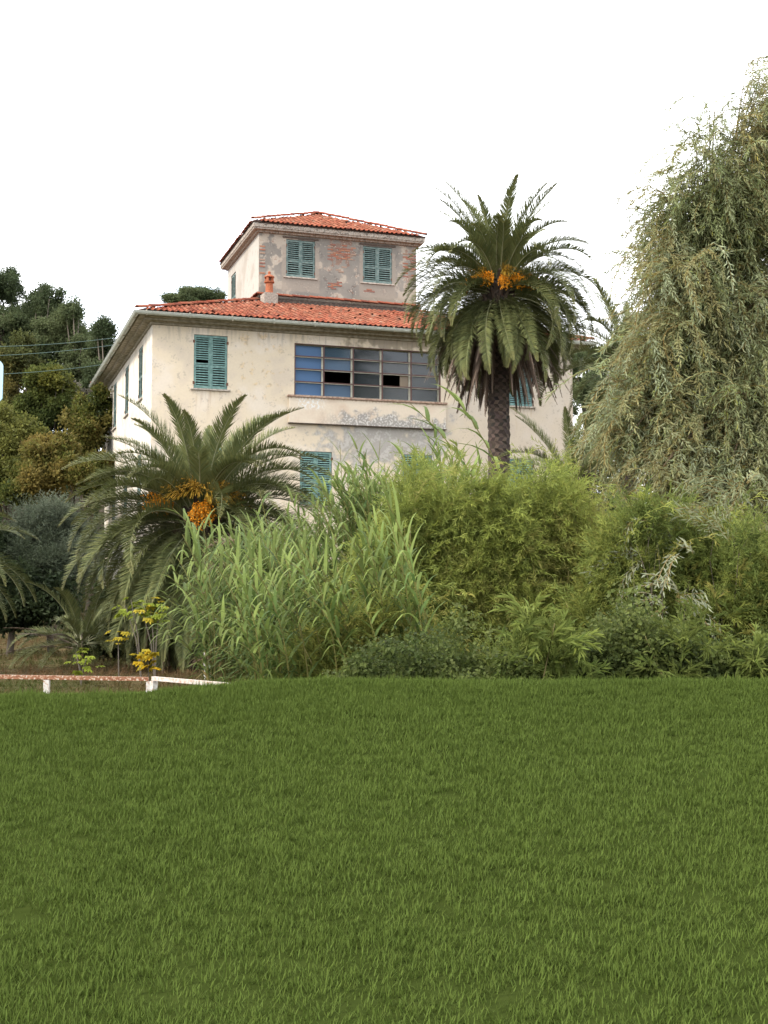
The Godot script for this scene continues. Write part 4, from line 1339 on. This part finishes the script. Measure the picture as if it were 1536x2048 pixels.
func build_thicket():
	var yg := [Color(0.17, 0.21, 0.06), Color(0.25, 0.29, 0.075), Color(0.29, 0.325, 0.08), Color(0.32, 0.31, 0.10)]
	var dk := [Color(0.14, 0.18, 0.05), Color(0.21, 0.25, 0.065), Color(0.28, 0.30, 0.075), Color(0.33, 0.31, 0.09)]
	mass("bamboo_clump", "dense yellow green bamboo in the middle of the thicket", "bamboo", [[640, 1260], [700, 1170], [770, 1070], [830, 995], [880, 985], [930, 1000], [1000, 1020], [1090, 1050]], 16.8, 19.8, "bamboo", 8200, yg, 0.72)
	mass("bamboo_clump", "tall green bamboo before the villa's right corner and the young palm", "bamboo", [[940, 1080], [1010, 1010], [1080, 975], [1130, 1000], [1200, 1050], [1300, 1090]], 17.2, 20.4, "bamboo", 7000, yg, 0.74)
	mass("bamboo_clump", "low bright bamboo at the foot of the reeds, right of the railing", "bamboo", [[540, 1345], [590, 1320], [640, 1290], [690, 1260], [740, 1235], [800, 1235], [860, 1280]], 14.6, 16.6, "bamboo", 3200, dk, 0.68)
	mass("bamboo_clump", "darker bamboo under the willow's hanging branches", "bamboo", [[1150, 1130], [1230, 1080], [1330, 1050], [1390, 1080], [1460, 1090], [1540, 1120]], 16.2, 19.0, "bamboo", 7000, dk, 0.72)
	mass("bamboo_clump", "bamboo at the right border under the willow trunk", "bamboo", [[1390, 1180], [1480, 1100], [1580, 1075], [1680, 1080]], 15.4, 18.0, "bamboo", 5200, dk, 0.7)
	mass("bamboo_clump", "front bamboo with broad pale leaves beside the dark brambles", "bamboo", [[965, 1325], [1000, 1260], [1060, 1235], [1110, 1270], [1190, 1300], [1230, 1330]], 12.3, 13.6, "bamboo_big", 260, [Color(0.12, 0.155, 0.04), Color(0.24, 0.275, 0.07)], 0.72)
	mass("bamboo_clump", "front bamboo at the bottom right under hanging willow sprays", "bamboo", [[1230, 1335], [1290, 1300], [1370, 1260], [1450, 1290], [1540, 1310]], 12.6, 14.2, "bamboo_big", 300, [Color(0.10, 0.13, 0.035), Color(0.20, 0.235, 0.06)], 0.68)
	mass("bramble", "dark bramble heap at the bottom middle of the thicket", "bramble", [[640, 1350], [700, 1320], [780, 1300], [850, 1275], [930, 1270], [1010, 1290], [1080, 1330]], 12.2, 14.2, "ivy", 2400, [Color(0.05, 0.07, 0.02), Color(0.10, 0.125, 0.034), Color(0.15, 0.175, 0.055)], 0.62)
	mass("bramble", "shaded bramble under the bamboo at the bottom right", "bramble", [[1090, 1325], [1160, 1290], [1240, 1225], [1310, 1240], [1400, 1310], [1500, 1300], [1600, 1280]], 12.8, 15.2, "ivy", 3600, [Color(0.045, 0.065, 0.02), Color(0.09, 0.115, 0.033), Color(0.14, 0.165, 0.045)], 0.66)
	# silvery willow shoots low in the thicket
	leafy_tree("willow_shoot", "silvery willow shoot low among the bamboo", "shrub", ground_at(1290, 15.6), [blob(1280, 1050, 40, 25, 16), blob(1310, 1110, 60, 40, 15.6), blob(1350, 1180, 50, 40, 15.4)], "willow", 14, "hang", [Color(0.2, 0.23, 0.13), Color(0.3, 0.32, 0.22)], 0.012, {"stem": "stem", "limbs": 8, "lobes": 5, "fork": 0.1, "size": 0.8})
	leafy_tree("willow_shoot", "drooping willow branch with pale leaves near the right border", "shrub", ground_at(1480, 15.6), [blob(1420, 990, 80, 30, 16.2), blob(1490, 1060, 50, 60, 15.8)], "willow", 16, "hang", [Color(0.18, 0.21, 0.10), Color(0.28, 0.30, 0.18)], 0.012, {"stem": "stem", "limbs": 8, "lobes": 5, "fork": 0.1, "size": 0.8})

func cane_mesh(seed_: int, lean: float, leaves: int, droop: float, tall := 4.0) -> ArrayMesh:
	# a reed four metres tall, leaning towards +x
	R.seed = seed_
	var s := begin()
	var pts := []
	var rad := []
	var p := Vector3.ZERO
	var n := 10
	for i in n + 1:
		pts.append(p)
		rad.append(lerpf(0.013, 0.005, i / float(n)))
		var e := lean * pow(i / float(n), 1.5)
		p += Vector3(sin(e), cos(e), 0.04 * sin(i)) * tall / n
	s.set_color(Color(0.2, 0.19, 0.07))
	tube(s, pts, rad, 5)
	var turn := rr(0, TAU)
	for i in leaves:
		var t := 0.22 + 0.78 * i / float(leaves)
		var f := t * n
		var k := mini(int(f), n - 1)
		var base: Vector3 = pts[k].lerp(pts[k + 1], f - k)
		var tan: Vector3 = (pts[k + 1] - pts[k]).normalized()
		var a := turn + PI * (i % 2) + rr(-0.5, 0.5)
		var out := Vector3(cos(a), 0, sin(a))
		var steep := lerpf(0.7, 1.6, t)
		var d := (out + tan * steep).normalized()
		var tone := rr(0.7, 1.25)
		var c := Color(0.08, 0.13, 0.042).lerp(Color(0.20, 0.25, 0.075), R.randf()) * tone
		if t < 0.4 and R.randf() < 0.3:
			c = Color(0.24, 0.19, 0.08) * tone
		blade(s, base, d, rr(0.5, 0.85) * (1.0 - 0.25 * t), rr(0.038, 0.058), rr(0.6, 1.5) * droop, c, 5)
	return finish(s, M.leaf)

func build_reeds():
	var canes := []
	for v in 6:
		canes.append(cane_mesh(300 + v, [0.1, 0.25, 0.4, 0.6, 0.8, 0.35][v], [20, 24, 22, 24, 22, 26][v], [1.0, 1.3, 1.1, 1.4, 1.2, 0.9][v]))
	for v in 3:
		canes.append(cane_mesh(320 + v, [0.5, 0.85, 1.2][v], 17, [1.5, 1.8, 2.1][v], 2.2))
	var prof := [[440, 1150], [470, 1075], [510, 1040], [560, 1020], [600, 1025], [668, 1005], [695, 940], [740, 925], [785, 955], [845, 960], [880, 890], [930, 930], [980, 985], [1020, 1000]]
	var top := func(x: float) -> float:
		for i in prof.size() - 1:
			if x <= prof[i + 1][0]:
				return lerpf(prof[i][1], prof[i + 1][1], clampf((x - prof[i][0]) / (prof[i + 1][0] - prof[i][0]), 0, 1))
		return prof[-1][1]
	R.seed = 400
	var o := Node3D.new()
	o.name = "reed_thicket"
	add_child(o)
	tag(o, "dense thicket of giant reeds standing before the villa", "reeds", "", "stuff")
	var xf := [[], [], [], [], [], [], [], [], []]
	var cl := [[], [], [], [], [], [], [], [], []]
	for i in 460:
		var x := rr(455, 1015) if i % 3 else rr(455, 760)
		var d := rr(19.0, 24.0)
		var y: float = top.call(x) + absf(rr(-1, 1) + rr(-1, 1)) * 70.0 - 10.0 + (rr(0, 160) if i % 3 == 0 else 0.0)
		var foot := ground_at(x + rr(-10, 30), d)
		var h := at(x, y, d).y
		var v := R.randi() % 6
		var b := Basis(Vector3.UP, PI + rr(-1.2, 1.2) if R.randf() < 0.72 else rr(-1.0, 1.0))
		var k := h / 4.0
		xf[v].append(Transform3D(b.scaled(Vector3(lerpf(1, k, 0.5), k, lerpf(1, k, 0.5))), foot))
		var t := rr(0.8, 1.25)
		cl[v].append(Color(t, t, t * rr(0.9, 1.15)))
	for i in 110:
		var x := rr(700, 1030)
		var d := rr(19.2, 21.5)
		var h: float = at(x, top.call(x) + absf(rr(-1, 1)) * 60.0 - 25.0, d).y
		var v := R.randi() % 6
		var k := h / 4.0
		xf[v].append(Transform3D(Basis(Vector3.UP, PI + rr(-1.0, 1.0)).scaled(Vector3(1, k, 1)), ground_at(x + 25, d)))
		var t := rr(0.9, 1.35)
		cl[v].append(Color(t, t, t))
	for i in 120:
		var x := rr(480, 860)
		var d := rr(14.0, 16.4)
		var h: float = at(x, rr(1060, 1290) if x < 740 else rr(980, 1240), d).y
		var v := 6 + R.randi() % 3
		var k := h / 2.1
		xf[v].append(Transform3D(Basis(Vector3.UP, PI + rr(-0.7, 0.7)).scaled(Vector3(0.85, k, 0.85)), ground_at(x + 20, d)))
		var t := rr(0.62, 1.2)
		cl[v].append(Color(t, t, t * 0.9))
	# low leaning shoots along the left edge
	for i in 90:
		var d := rr(17.0, 20.0)
		var x := rr(415, 600)
		var v := 6 + R.randi() % 3
		var k := rr(0.6, 1.25)
		xf[v].append(Transform3D(Basis(Vector3.UP, PI + rr(-0.9, 0.9)).scaled(Vector3(0.9, k, 0.9)), ground_at(x, d)))
		var t := rr(0.62, 1.15)
		cl[v].append(Color(t, t, t))
	for v in 9:
		many("canes", canes[v], xf[v], cl[v], o)
	# canes that stand out one by one: [foot x, distance, top y, variant, turn, width, label]
	var list := [
		[1040, 20.0, 868, 4, 3.0, 1.6, "long leaning reed cane crossing in front of the tall palm's trunk"],
		[1075, 19.5, 822, 3, 3.3, 1.6, "tallest reed cane, its tip beside the tall palm's trunk"],
		[905, 21.0, 838, 1, 3.6, 1.0, "upright reed with its tip at the parapet's right end"],
		[692, 21.0, 888, 0, 2.8, 0.9, "thin reed reaching over the right edge of the lower left shutter"],
		[745, 21.5, 880, 0, 0.3, 0.9, "straight reed topped by a brownish tuft below the parapet's middle"],
		[765, 21.0, 880, 5, 3.6, 1.0, "leafy reed spreading below the grey stain of the wall"],
		[640, 20.5, 985, 5, 3.4, 1.0, "dark leaved reed standing before the lower left shutter"],
		[560, 19.5, 975, 1, 3.0, 1.0, "pale reed at the right end of the stout palm's lowest fronds"],
		[490, 18.6, 1060, 4, 3.1, 1.0, "reed leaning left over the dry plumes"],
		[455, 17.4, 1165, 3, 3.2, 1.0, "short reed arching left under the stout palm"],
		[895, 20.6, 880, 2, 3.3, 1.0, "reed curving left before the lower right shutter"],
		[730, 20.0, 935, 5, 2.9, 1.05, "bushy dark reed right of the lower left shutter"],
	]
	for q in list:
		var foot := ground_at(q[0], q[1])
		var k := at(q[0], q[2], q[1]).y / 4.0
		if q[3] == 4: k *= 1.2
		elif q[3] == 3: k *= 1.1
		var w := thing("giant_reed", q[6], "reed", foot, q[4], "reed canes that stand out of the thicket")
		put("cane", canes[q[3]], w, Transform3D(Basis().scaled(Vector3(q[5], k, q[5])), Vector3.ZERO))
	# dry plumes
	R.seed = 402
	for q in [[455, 1085, 19, "upper tan dry reed plume beside the stout palm's trunk"], [445, 1135, 18.6, "lower tan dry reed plume beside the stout palm's trunk"], [425, 1320, 17.6, "small brown plume on the ground right of the yellow sapling"]]:
		var p := at(q[0], q[1], q[2])
		var w := thing("reed_plume", q[3], "plume", Vector3(p.x + 0.3, 0, p.z), 0.0, "dry plumes")
		var s := begin()
		s.set_color(Color(0.2, 0.17, 0.08))
		tube(s, [Vector3.ZERO, Vector3(0, p.y * 0.6, 0), Vector3(-0.15, p.y, 0)], [0.01, 0.009, 0.006], 5)
		put("stalk", finish(s, M.leaf), w)
		s = begin()
		for i in 150:
			var t := R.randf()
			var b := Vector3(-0.15 - 0.42 * t, p.y + 0.16 * t - 0.22 * t * t, 0)
			var c := Color(0.36, 0.26, 0.19) * rr(0.6, 1.2)
			blade(s, b, (Vector3(-0.8, 0.15, 0) + rand_dir() * 0.7).normalized(), rr(0.08, 0.2) * (1.1 - 0.6 * t), 0.012, 1.0, c, 3)
		put("plume", finish(s, M.leaf), w)


# ---------------------------------------------------------------- small things
func sapling(label: String, x: float, d: float, tops: Array, cols: Array, big: float):
	var foot := ground_at(x, d)
	var o := thing("sapling", label, "sapling", foot, 0.0, "yellowing saplings under the palm")
	var s := begin()
	s.set_color(Color(0.12, 0.10, 0.08))
	for q in tops:
		var p: Vector3 = at(q[0], q[1], d) - foot
		tube(s, [Vector3.ZERO, Vector3(p.x * 0.3, p.y * 0.55, 0.03), p], [0.014, 0.011, 0.006], 5)
	put("stem", finish(s, M.bark), o)
	var shapes := []
	for v in 3:
		s = begin()
		s.set_color(Color.WHITE)
		for k in 5:
			var a := (k - 2) * 0.55
			leaf(s, Vector3.ZERO, Vector3(sin(a), -0.15, cos(a)).normalized(), Vector3.UP, 0.17 * (1.0 - 0.12 * absf(k - 2.0)), 0.085, Color.WHITE * rr(0.9, 1.1), 0.12, 0.15)
		shapes.append(finish(s, M.leaf))
	for q in tops:
		var p: Vector3 = at(q[0], q[1], d) - foot
		for i in int(q[2] * 1.5):
			var b := Basis(Vector3.UP, rr(0, TAU)) * Basis(Vector3.RIGHT, rr(-0.3, 0.7))
			var e := Vector3(rr(-0.24, 0.24), rr(-0.24, 0.12), rr(-0.24, 0.24)) * big
			put("leaf", shapes[i % 3], o, Transform3D(b.scaled(Vector3.ONE * big * rr(0.7, 1.2)), p + e), cols[R.randi() % cols.size()])

func build_small():
	R.seed = 900
	# the railing: two panels that meet at a corner
	var d := 10.2
	var a := at(-160, 1351, d)
	var c := at(297, 1358, d)
	var c2 := at(308, 1357, d - 0.05)
	var e := at(560, 1379, 8.86)
	for k in 2:
		var p: Vector3 = a if k == 0 else c2
		var q: Vector3 = c if k == 0 else e
		var o := thing("railing", ["rusty white railing panel along the left border", "rusty white railing panel turning towards the viewer from the corner posts"][k], "railing", Vector3(p.x, 0, p.z), 0.0, "rusty railing panels")
		var dir := (q - p)
		var flat := Vector3(dir.x, 0, dir.z)
		var b := Basis.looking_at(dir, Vector3.UP)
		var s := begin()
		box(s, Vector3(0, p.y, 0) + dir / 2, Vector3(0.03, 0.031, dir.length() + (0.03 if k else 0.0)), b)
		put("top_rail", finish(s, M.rail if k == 0 else M.rail_white), o)
		s = begin()
		box(s, Vector3(0, 0.16, 0) + dir / 2, Vector3(0.03, 0.03, dir.length()), b)
		put("lower_rail", finish(s, M.rail), o)
		var spots := [0.0, 0.55 - 0.0, 1.0] if k == 0 else [0.0, 0.97]
		if k == 0:
			spots = [0.12, (at(92, 1354, d).x - a.x) / dir.x, 1.0]
		for t in spots:
			s = begin()
			box(s, Vector3(0, (p.y - 0.02) / 2 + dir.y * t / 2.0, 0) + flat * t, Vector3(0.044, p.y + dir.y * t - 0.02, 0.044), b)
			put("post", finish(s, M.rail_post), o)
	# the sign at the left border
	var sp := at(-42, 762, 9.0)
	var o2 := thing("road_sign", "edge of a pale blue rounded sign at the left border", "sign", Vector3(sp.x, 0, sp.z), 0.15)
	var s2 := begin()
	var w := 0.165
	var h := 0.155
	var rim := []
	for k in 24:
		var t := TAU * k / 24.0
		var corner := Vector2(sign(cos(t + 0.001)) * (w - 0.05), sign(sin(t + 0.001)) * (h - 0.05))
		rim.append(Vector3(corner.x + 0.05 * cos(t), sp.y + corner.y + 0.05 * sin(t), 0.0))
	for k in 24:
		var n := (k + 1) % 24
		tri(s2, Vector3(0, sp.y, 0.012), rim[n] + Vector3(0, 0, 0.012), rim[k] + Vector3(0, 0, 0.012))
		tri(s2, Vector3(0, sp.y, -0.012), rim[k] - Vector3(0, 0, 0.012), rim[n] - Vector3(0, 0, 0.012))
		quad(s2, rim[k] - Vector3(0, 0, 0.012), rim[k] + Vector3(0, 0, 0.012), rim[n] + Vector3(0, 0, 0.012), rim[n] - Vector3(0, 0, 0.012))
	put("panel", finish(s2, M.sign_blue), o2)
	s2 = begin(true)
	tube(s2, [Vector3(0, -0.1, -0.05), Vector3(0, sp.y + 0.15, -0.05)], [0.03, 0.03], 10)
	put("pole", finish(s2, M.gutter), o2)
	# wires from the left to the villa
	var wires := [[683, 680, 676, "uppermost"], [706, 697, 690, "middle"], [743, 735, 726, "lowest"]]
	for q in wires:
		s2 = begin(true)
		var pa := at(-260, q[0] + 4, 47)
		var pb := at(80, q[1], 53)
		var pc := at(226, q[2], 58.6)
		var pts := []
		var rad := []
		for i in 21:
			var t := i / 20.0
			var p := pa.lerp(pc, t)
			p.y += (pb.y - pa.lerp(pc, 0.62).y) * 4.0 * t * (1.0 - t)
			pts.append(p); rad.append(0.013)
		tube(s2, pts, rad, 5)
		tag(put("cable", finish(s2, M.cable)), "%s of three pale green cables running to the villa's left side" % q[3], "cable", "overhead cables")
	# the plastered gate pillar by the palm
	var gp := ground_at(421, 24)
	var o3 := thing("gate_pillar", "white plastered pillar with bare orange brick behind the reeds", "pillar", gp, 0.3)
	s2 = begin()
	box(s2, Vector3(0, 0.45, 0), Vector3(0.2, 0.9, 0.2))
	box(s2, Vector3(0, 1.24, 0), Vector3(0.21, 0.06, 0.21))
	put("shaft", finish(s2, M.whitewash), o3)
	for j in 4:
		for i in 2:
			put("brick", mesh_of.brick, o3, Transform3D(Basis().scaled(Vector3(0.42, 1.2, 5.5)), Vector3(-0.05 + 0.10 * i + 0.008 * (j % 2), 0.94 + 0.077 * j, 0)), M.bricks[(i + j) % 4])
	# saplings with yellow leaves
	sapling("sapling with pale yellow green leaves on a thin grey stem", 312, 24.3, [[300, 1205, 7], [318, 1218, 8], [285, 1222, 5]], [M.leaf_lime, M.leaf_yellow], 1.0)
	sapling("thin sapling with sparse green leaves left of the taller one", 285, 24.5, [[262, 1200, 5], [250, 1210, 4]], [M.leaf_lime], 0.9)
	sapling("small sapling with bright golden leaves just above the railing", 300, 23.6, [[296, 1312, 10]], [M.leaf_gold, M.leaf_yellow], 1.0)
	sapling("small yellow sapling in the dark left of the taller saplings", 240, 24.6, [[236, 1268, 6]], [M.leaf_yellow], 0.8)
	sapling("lime green sapling in the open grass above the railing", 165, 23.8, [[152, 1305, 4], [175, 1312, 4], [160, 1326, 3]], [M.leaf_lime], 0.9)
	# rough grass and weeds between the railing and the palms
	var xf := []
	var cl := []
	for i in 5200:
		var dd := rr(11.0, 50.0)
		var x := rr(-0.36, 0.36) * dd
		var p := Vector3(x, hill(x, -dd), -dd)
		xf.append(Transform3D(Basis(Vector3.UP, rr(0, TAU)).scaled(Vector3.ONE * rr(0.6, 1.3)), p))
		var f := clampf(0.5 + 1.2 * lumps.get_noise_2d(x * 8.0, dd * 8.0) + rr(-0.2, 0.2), 0, 1)
		cl.append(Color(0.075, 0.085, 0.026).lerp(Color(0.15, 0.095, 0.05), f))
	var wo := many("rough_grass", cluster("weed"), xf, cl, self)
	tag(wo, "rough brownish grass and weeds behind the railing", "grass")


func build_materials():
	M.soil = grained(0.012, [[0.2, Color(0.05, 0.045, 0.02)], [0.5, Color(0.085, 0.075, 0.035)], [0.8, Color(0.12, 0.085, 0.05)]], 0.12, 0.95, 3)
	M.turf = grained(0.03, [[0.2, Color(0.026, 0.036, 0.008)], [0.5, Color(0.031, 0.043, 0.01)], [0.8, Color(0.035, 0.047, 0.011)]], 0.9, 0.95, 5)
	M.turf.metallic_specular = 0.0
	M.soil.metallic_specular = 0.0
	M.grass = leafy(0.7, 0.45)
	M.grass.metallic_specular = 0.15
	M.leaf = leafy(0.5, 0.85)
	M.frond = leafy(0.45, 0.4)
	M.bark = paint(Color(1, 1, 1), 0.95, true)
	M.dark = paint(Color(0.05, 0.045, 0.04), 0.9)
	M.deck = paint(Color(0.05, 0.03, 0.022), 0.95)
	M.wood = grained(0.02, [[0.2, Color(0.05, 0.035, 0.028)], [0.8, Color(0.15, 0.11, 0.085)]], 0.8, 0.9, 6)
	var peel := func(a: Color, b: Color, seed_: int) -> StandardMaterial3D:
		return grained(0.02, [[0.0, a * 0.7], [0.45, a], [0.62, b], [0.8, b * 1.15]], 0.6, 0.75, seed_)
	M.shutter = peel.call(Color(0.125, 0.235, 0.215), Color(0.18, 0.30, 0.275), 7)
	M.shutter_pale = peel.call(Color(0.12, 0.235, 0.225), Color(0.17, 0.28, 0.27), 8)
	M.shutter_old = peel.call(Color(0.10, 0.165, 0.155), Color(0.17, 0.22, 0.205), 9)
	M.rust = grained(0.03, [[0.2, Color(0.10, 0.045, 0.03)], [0.8, Color(0.22, 0.10, 0.06)]], 0.8, 0.9, 10)
	M.rust_sill = grained(0.03, [[0.2, Color(0.20, 0.11, 0.08)], [0.55, Color(0.40, 0.27, 0.2)], [0.8, Color(0.55, 0.42, 0.33)]], 0.5, 0.9, 11)
	M.sill = grained(0.03, [[0.2, Color(0.3, 0.25, 0.21)], [0.8, Color(0.58, 0.52, 0.45)]], 0.5, 0.9, 12)
	M.bars = paint(Color(0.075, 0.028, 0.022), 0.6)
	M.cream = grained(0.03, [[0.2, Color(0.44, 0.42, 0.33)], [0.8, Color(0.62, 0.6, 0.5)]], 0.5, 0.7, 13)
	M.cornice = grained(0.02, [[0.2, Color(0.2, 0.17, 0.12)], [0.5, Color(0.33, 0.29, 0.22)], [0.8, Color(0.42, 0.38, 0.3)]], 0.4, 0.9, 14)
	M.cornice_worn = grained(0.03, [[0.25, Color(0.13, 0.11, 0.09)], [0.42, Color(0.34, 0.30, 0.26)], [0.6, Color(0.55, 0.5, 0.43)], [0.72, Color(0.27, 0.2, 0.15)]], 0.5, 0.95, 15)
	M.gutter = grained(0.02, [[0.2, Color(0.42, 0.44, 0.38)], [0.8, Color(0.60, 0.61, 0.54)]], 0.5, 0.55, 16)
	M.tile = paint(Color(1, 1, 1), 0.9, true)
	M.tile.metallic_specular = 0.05
	M.tiles = []
	for c in [Color(0.19, 0.057, 0.035), Color(0.205, 0.068, 0.042), Color(0.165, 0.052, 0.033), Color(0.205, 0.08, 0.05), Color(0.135, 0.048, 0.034)]:
		M.tiles.append(paint(c * 1.2, 0.9))
		M.tiles[-1].metallic_specular = 0.05
	M.bricks = []
	for c in [Color(0.27, 0.11, 0.07), Color(0.32, 0.15, 0.09), Color(0.22, 0.10, 0.075), Color(0.28, 0.19, 0.14)]:
		M.bricks.append(paint(c, 0.95))
	M.terracotta = grained(0.03, [[0.2, Color(0.27, 0.075, 0.03)], [0.8, Color(0.42, 0.13, 0.055)]], 0.8, 0.85, 17)
	M.chimney_base = grained(0.03, [[0.2, Color(0.22, 0.19, 0.16)], [0.8, Color(0.45, 0.38, 0.32)]], 0.8, 0.95, 18)
	var pane := func(c: Color, rough: float, alpha: float) -> StandardMaterial3D:
		var m := paint(c, rough)
		if alpha < 1.0:
			m.transparency = BaseMaterial3D.TRANSPARENCY_ALPHA
			var k := m.albedo_color
			k.a = alpha
			m.albedo_color = k
		return m
	M.pane = pane.call(Color(0.03, 0.037, 0.042), 0.08, 0.62)
	M.pane_dusty = pane.call(Color(0.045, 0.052, 0.054), 0.2, 0.75)
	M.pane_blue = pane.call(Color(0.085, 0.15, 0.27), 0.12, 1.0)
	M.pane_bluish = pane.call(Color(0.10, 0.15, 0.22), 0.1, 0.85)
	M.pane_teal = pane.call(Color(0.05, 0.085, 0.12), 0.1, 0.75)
	M.pane_brown = pane.call(Color(0.17, 0.12, 0.07), 0.3, 1.0)
	M.curtain = paint(Color(0.2, 0.225, 0.25), 0.9)
	M.rail = grained(0.02, [[0.25, Color(0.18, 0.065, 0.03)], [0.5, Color(0.30, 0.13, 0.065)], [0.66, Color(0.42, 0.27, 0.18)], [0.8, Color(0.55, 0.48, 0.42)]], 3.5, 0.8, 19)
	M.rail_post = grained(0.02, [[0.2, Color(0.36, 0.17, 0.09)], [0.36, Color(0.52, 0.47, 0.42)], [0.8, Color(0.62, 0.6, 0.57)]], 3.0, 0.8, 20)
	M.rail_white = grained(0.02, [[0.2, Color(0.36, 0.18, 0.1)], [0.4, Color(0.52, 0.44, 0.38)], [0.8, Color(0.62, 0.6, 0.57)]], 3.0, 0.8, 23)
	M.sign_blue = paint(Color(0.42, 0.62, 0.72), 0.4)
	M.cable = paint(Color(0.07, 0.12, 0.105), 0.8)
	M.whitewash = grained(0.03, [[0.2, Color(0.3, 0.27, 0.23)], [0.8, Color(0.55, 0.52, 0.48)]], 0.8, 0.95, 22)
	M.leaf_lime = leafy(0.5, 0.6); M.leaf_lime.albedo_color = lin(0.20, 0.24, 0.03)
	M.leaf_yellow = leafy(0.5, 0.6); M.leaf_yellow.albedo_color = lin(0.36, 0.29, 0.03)
	M.leaf_gold = leafy(0.5, 0.6); M.leaf_gold.albedo_color = lin(0.46, 0.31, 0.02)
	mesh_of.tile = tile_mesh()
	var s := begin()
	var prev := Vector2(-0.1, -0.03)
	for k in 7:
		var a := PI - PI * k / 6.0
		var q := Vector2(0.1 * cos(a), 0.085 * sin(a))
		if k:
			quad(s, Vector3(prev.x, prev.y + 0.02, 0.2), Vector3(prev.x * 0.88, prev.y, -0.2), Vector3(q.x * 0.88, q.y, -0.2), Vector3(q.x, q.y + 0.02, 0.2))
			quad(s, Vector3(prev.x * 0.8, prev.y * 0.8 + 0.0, 0.2), Vector3(prev.x, prev.y + 0.02, 0.2), Vector3(q.x, q.y + 0.02, 0.2), Vector3(q.x * 0.8, q.y * 0.8, 0.2))
		prev = q
	mesh_of.half_round = finish(s, M.tile)
	s = begin()
	box(s, Vector3.ZERO, Vector3(0.225, 0.055, 0.03))
	mesh_of.brick = finish(s, M.bricks[0])

func sky_image() -> ImageTexture:
	var im := Image.create(512, 256, false, Image.FORMAT_RGB8)
	var n := FastNoiseLite.new()
	n.seed = 4
	n.frequency = 1.1
	n.fractal_octaves = 4
	for j in 256:
		var el := PI * (0.5 - (j + 0.5) / 256.0)
		for i in 512:
			var az := TAU * (i + 0.5) / 512.0
			var v := Vector3(cos(el) * cos(az), sin(el) * 2.2, cos(el) * sin(az))
			var thin := sm(0.12, 0.42, n.get_noise_3dv(v * 1.6 + Vector3(0, 0, 0)))
			var c := Color(0.93, 0.94, 0.96).lerp(Color(0.62, 0.74, 0.92), 0.75 * thin)
			if el < 0.0:
				c = c.lerp(Color(0.30, 0.30, 0.26), sm(0.0, -0.08, el))
			im.set_pixel(i, j, c.linear_to_srgb())
	return ImageTexture.create_from_image(im)

func _ready():
	var cam := Camera3D.new()
	cam.name = "camera"
	cam.position = EYE
	cam.rotation = Vector3(pitch, 0, 0)
	cam.fov = rad_to_deg(2.0 * atan(1024.0 / FOCAL))
	cam.near = 0.1
	cam.far = 4000.0
	add_child(cam)
	cam.current = true
	var env := Environment.new()
	env.background_mode = Environment.BG_SKY
	var sky := Sky.new()
	var pano := PanoramaSkyMaterial.new()
	pano.panorama = sky_image()
	sky.sky_material = pano
	env.sky = sky
	env.background_energy_multiplier = 1.0
	env.ambient_light_source = Environment.AMBIENT_SOURCE_SKY
	env.tonemap_mode = Environment.TONE_MAPPER_LINEAR
	env.tonemap_exposure = 3.2
	env.sdfgi_enabled = true
	env.ssao_enabled = true
	env.ssil_enabled = true
	var we := WorldEnvironment.new()
	we.name = "world"
	we.environment = env
	add_child(we)
	var sun := DirectionalLight3D.new()
	sun.name = "sun"
	sun.light_energy = 0.5
	sun.light_color = Color(1.0, 0.96, 0.9)
	sun.light_angular_distance = 14.0
	sun.shadow_enabled = true
	add_child(sun)
	sun.look_at_from_position(Vector3.ZERO, -Vector3(-0.78, 0.75, 0.42))
	lumps.seed = 8
	lumps.frequency = 0.02
	lumps.fractal_octaves = 3

	build_materials()
	build_ground()
	build_bank()
	build_villa()
	build_palms()
	build_trees()
	build_thicket()
	build_reeds()
	build_small()
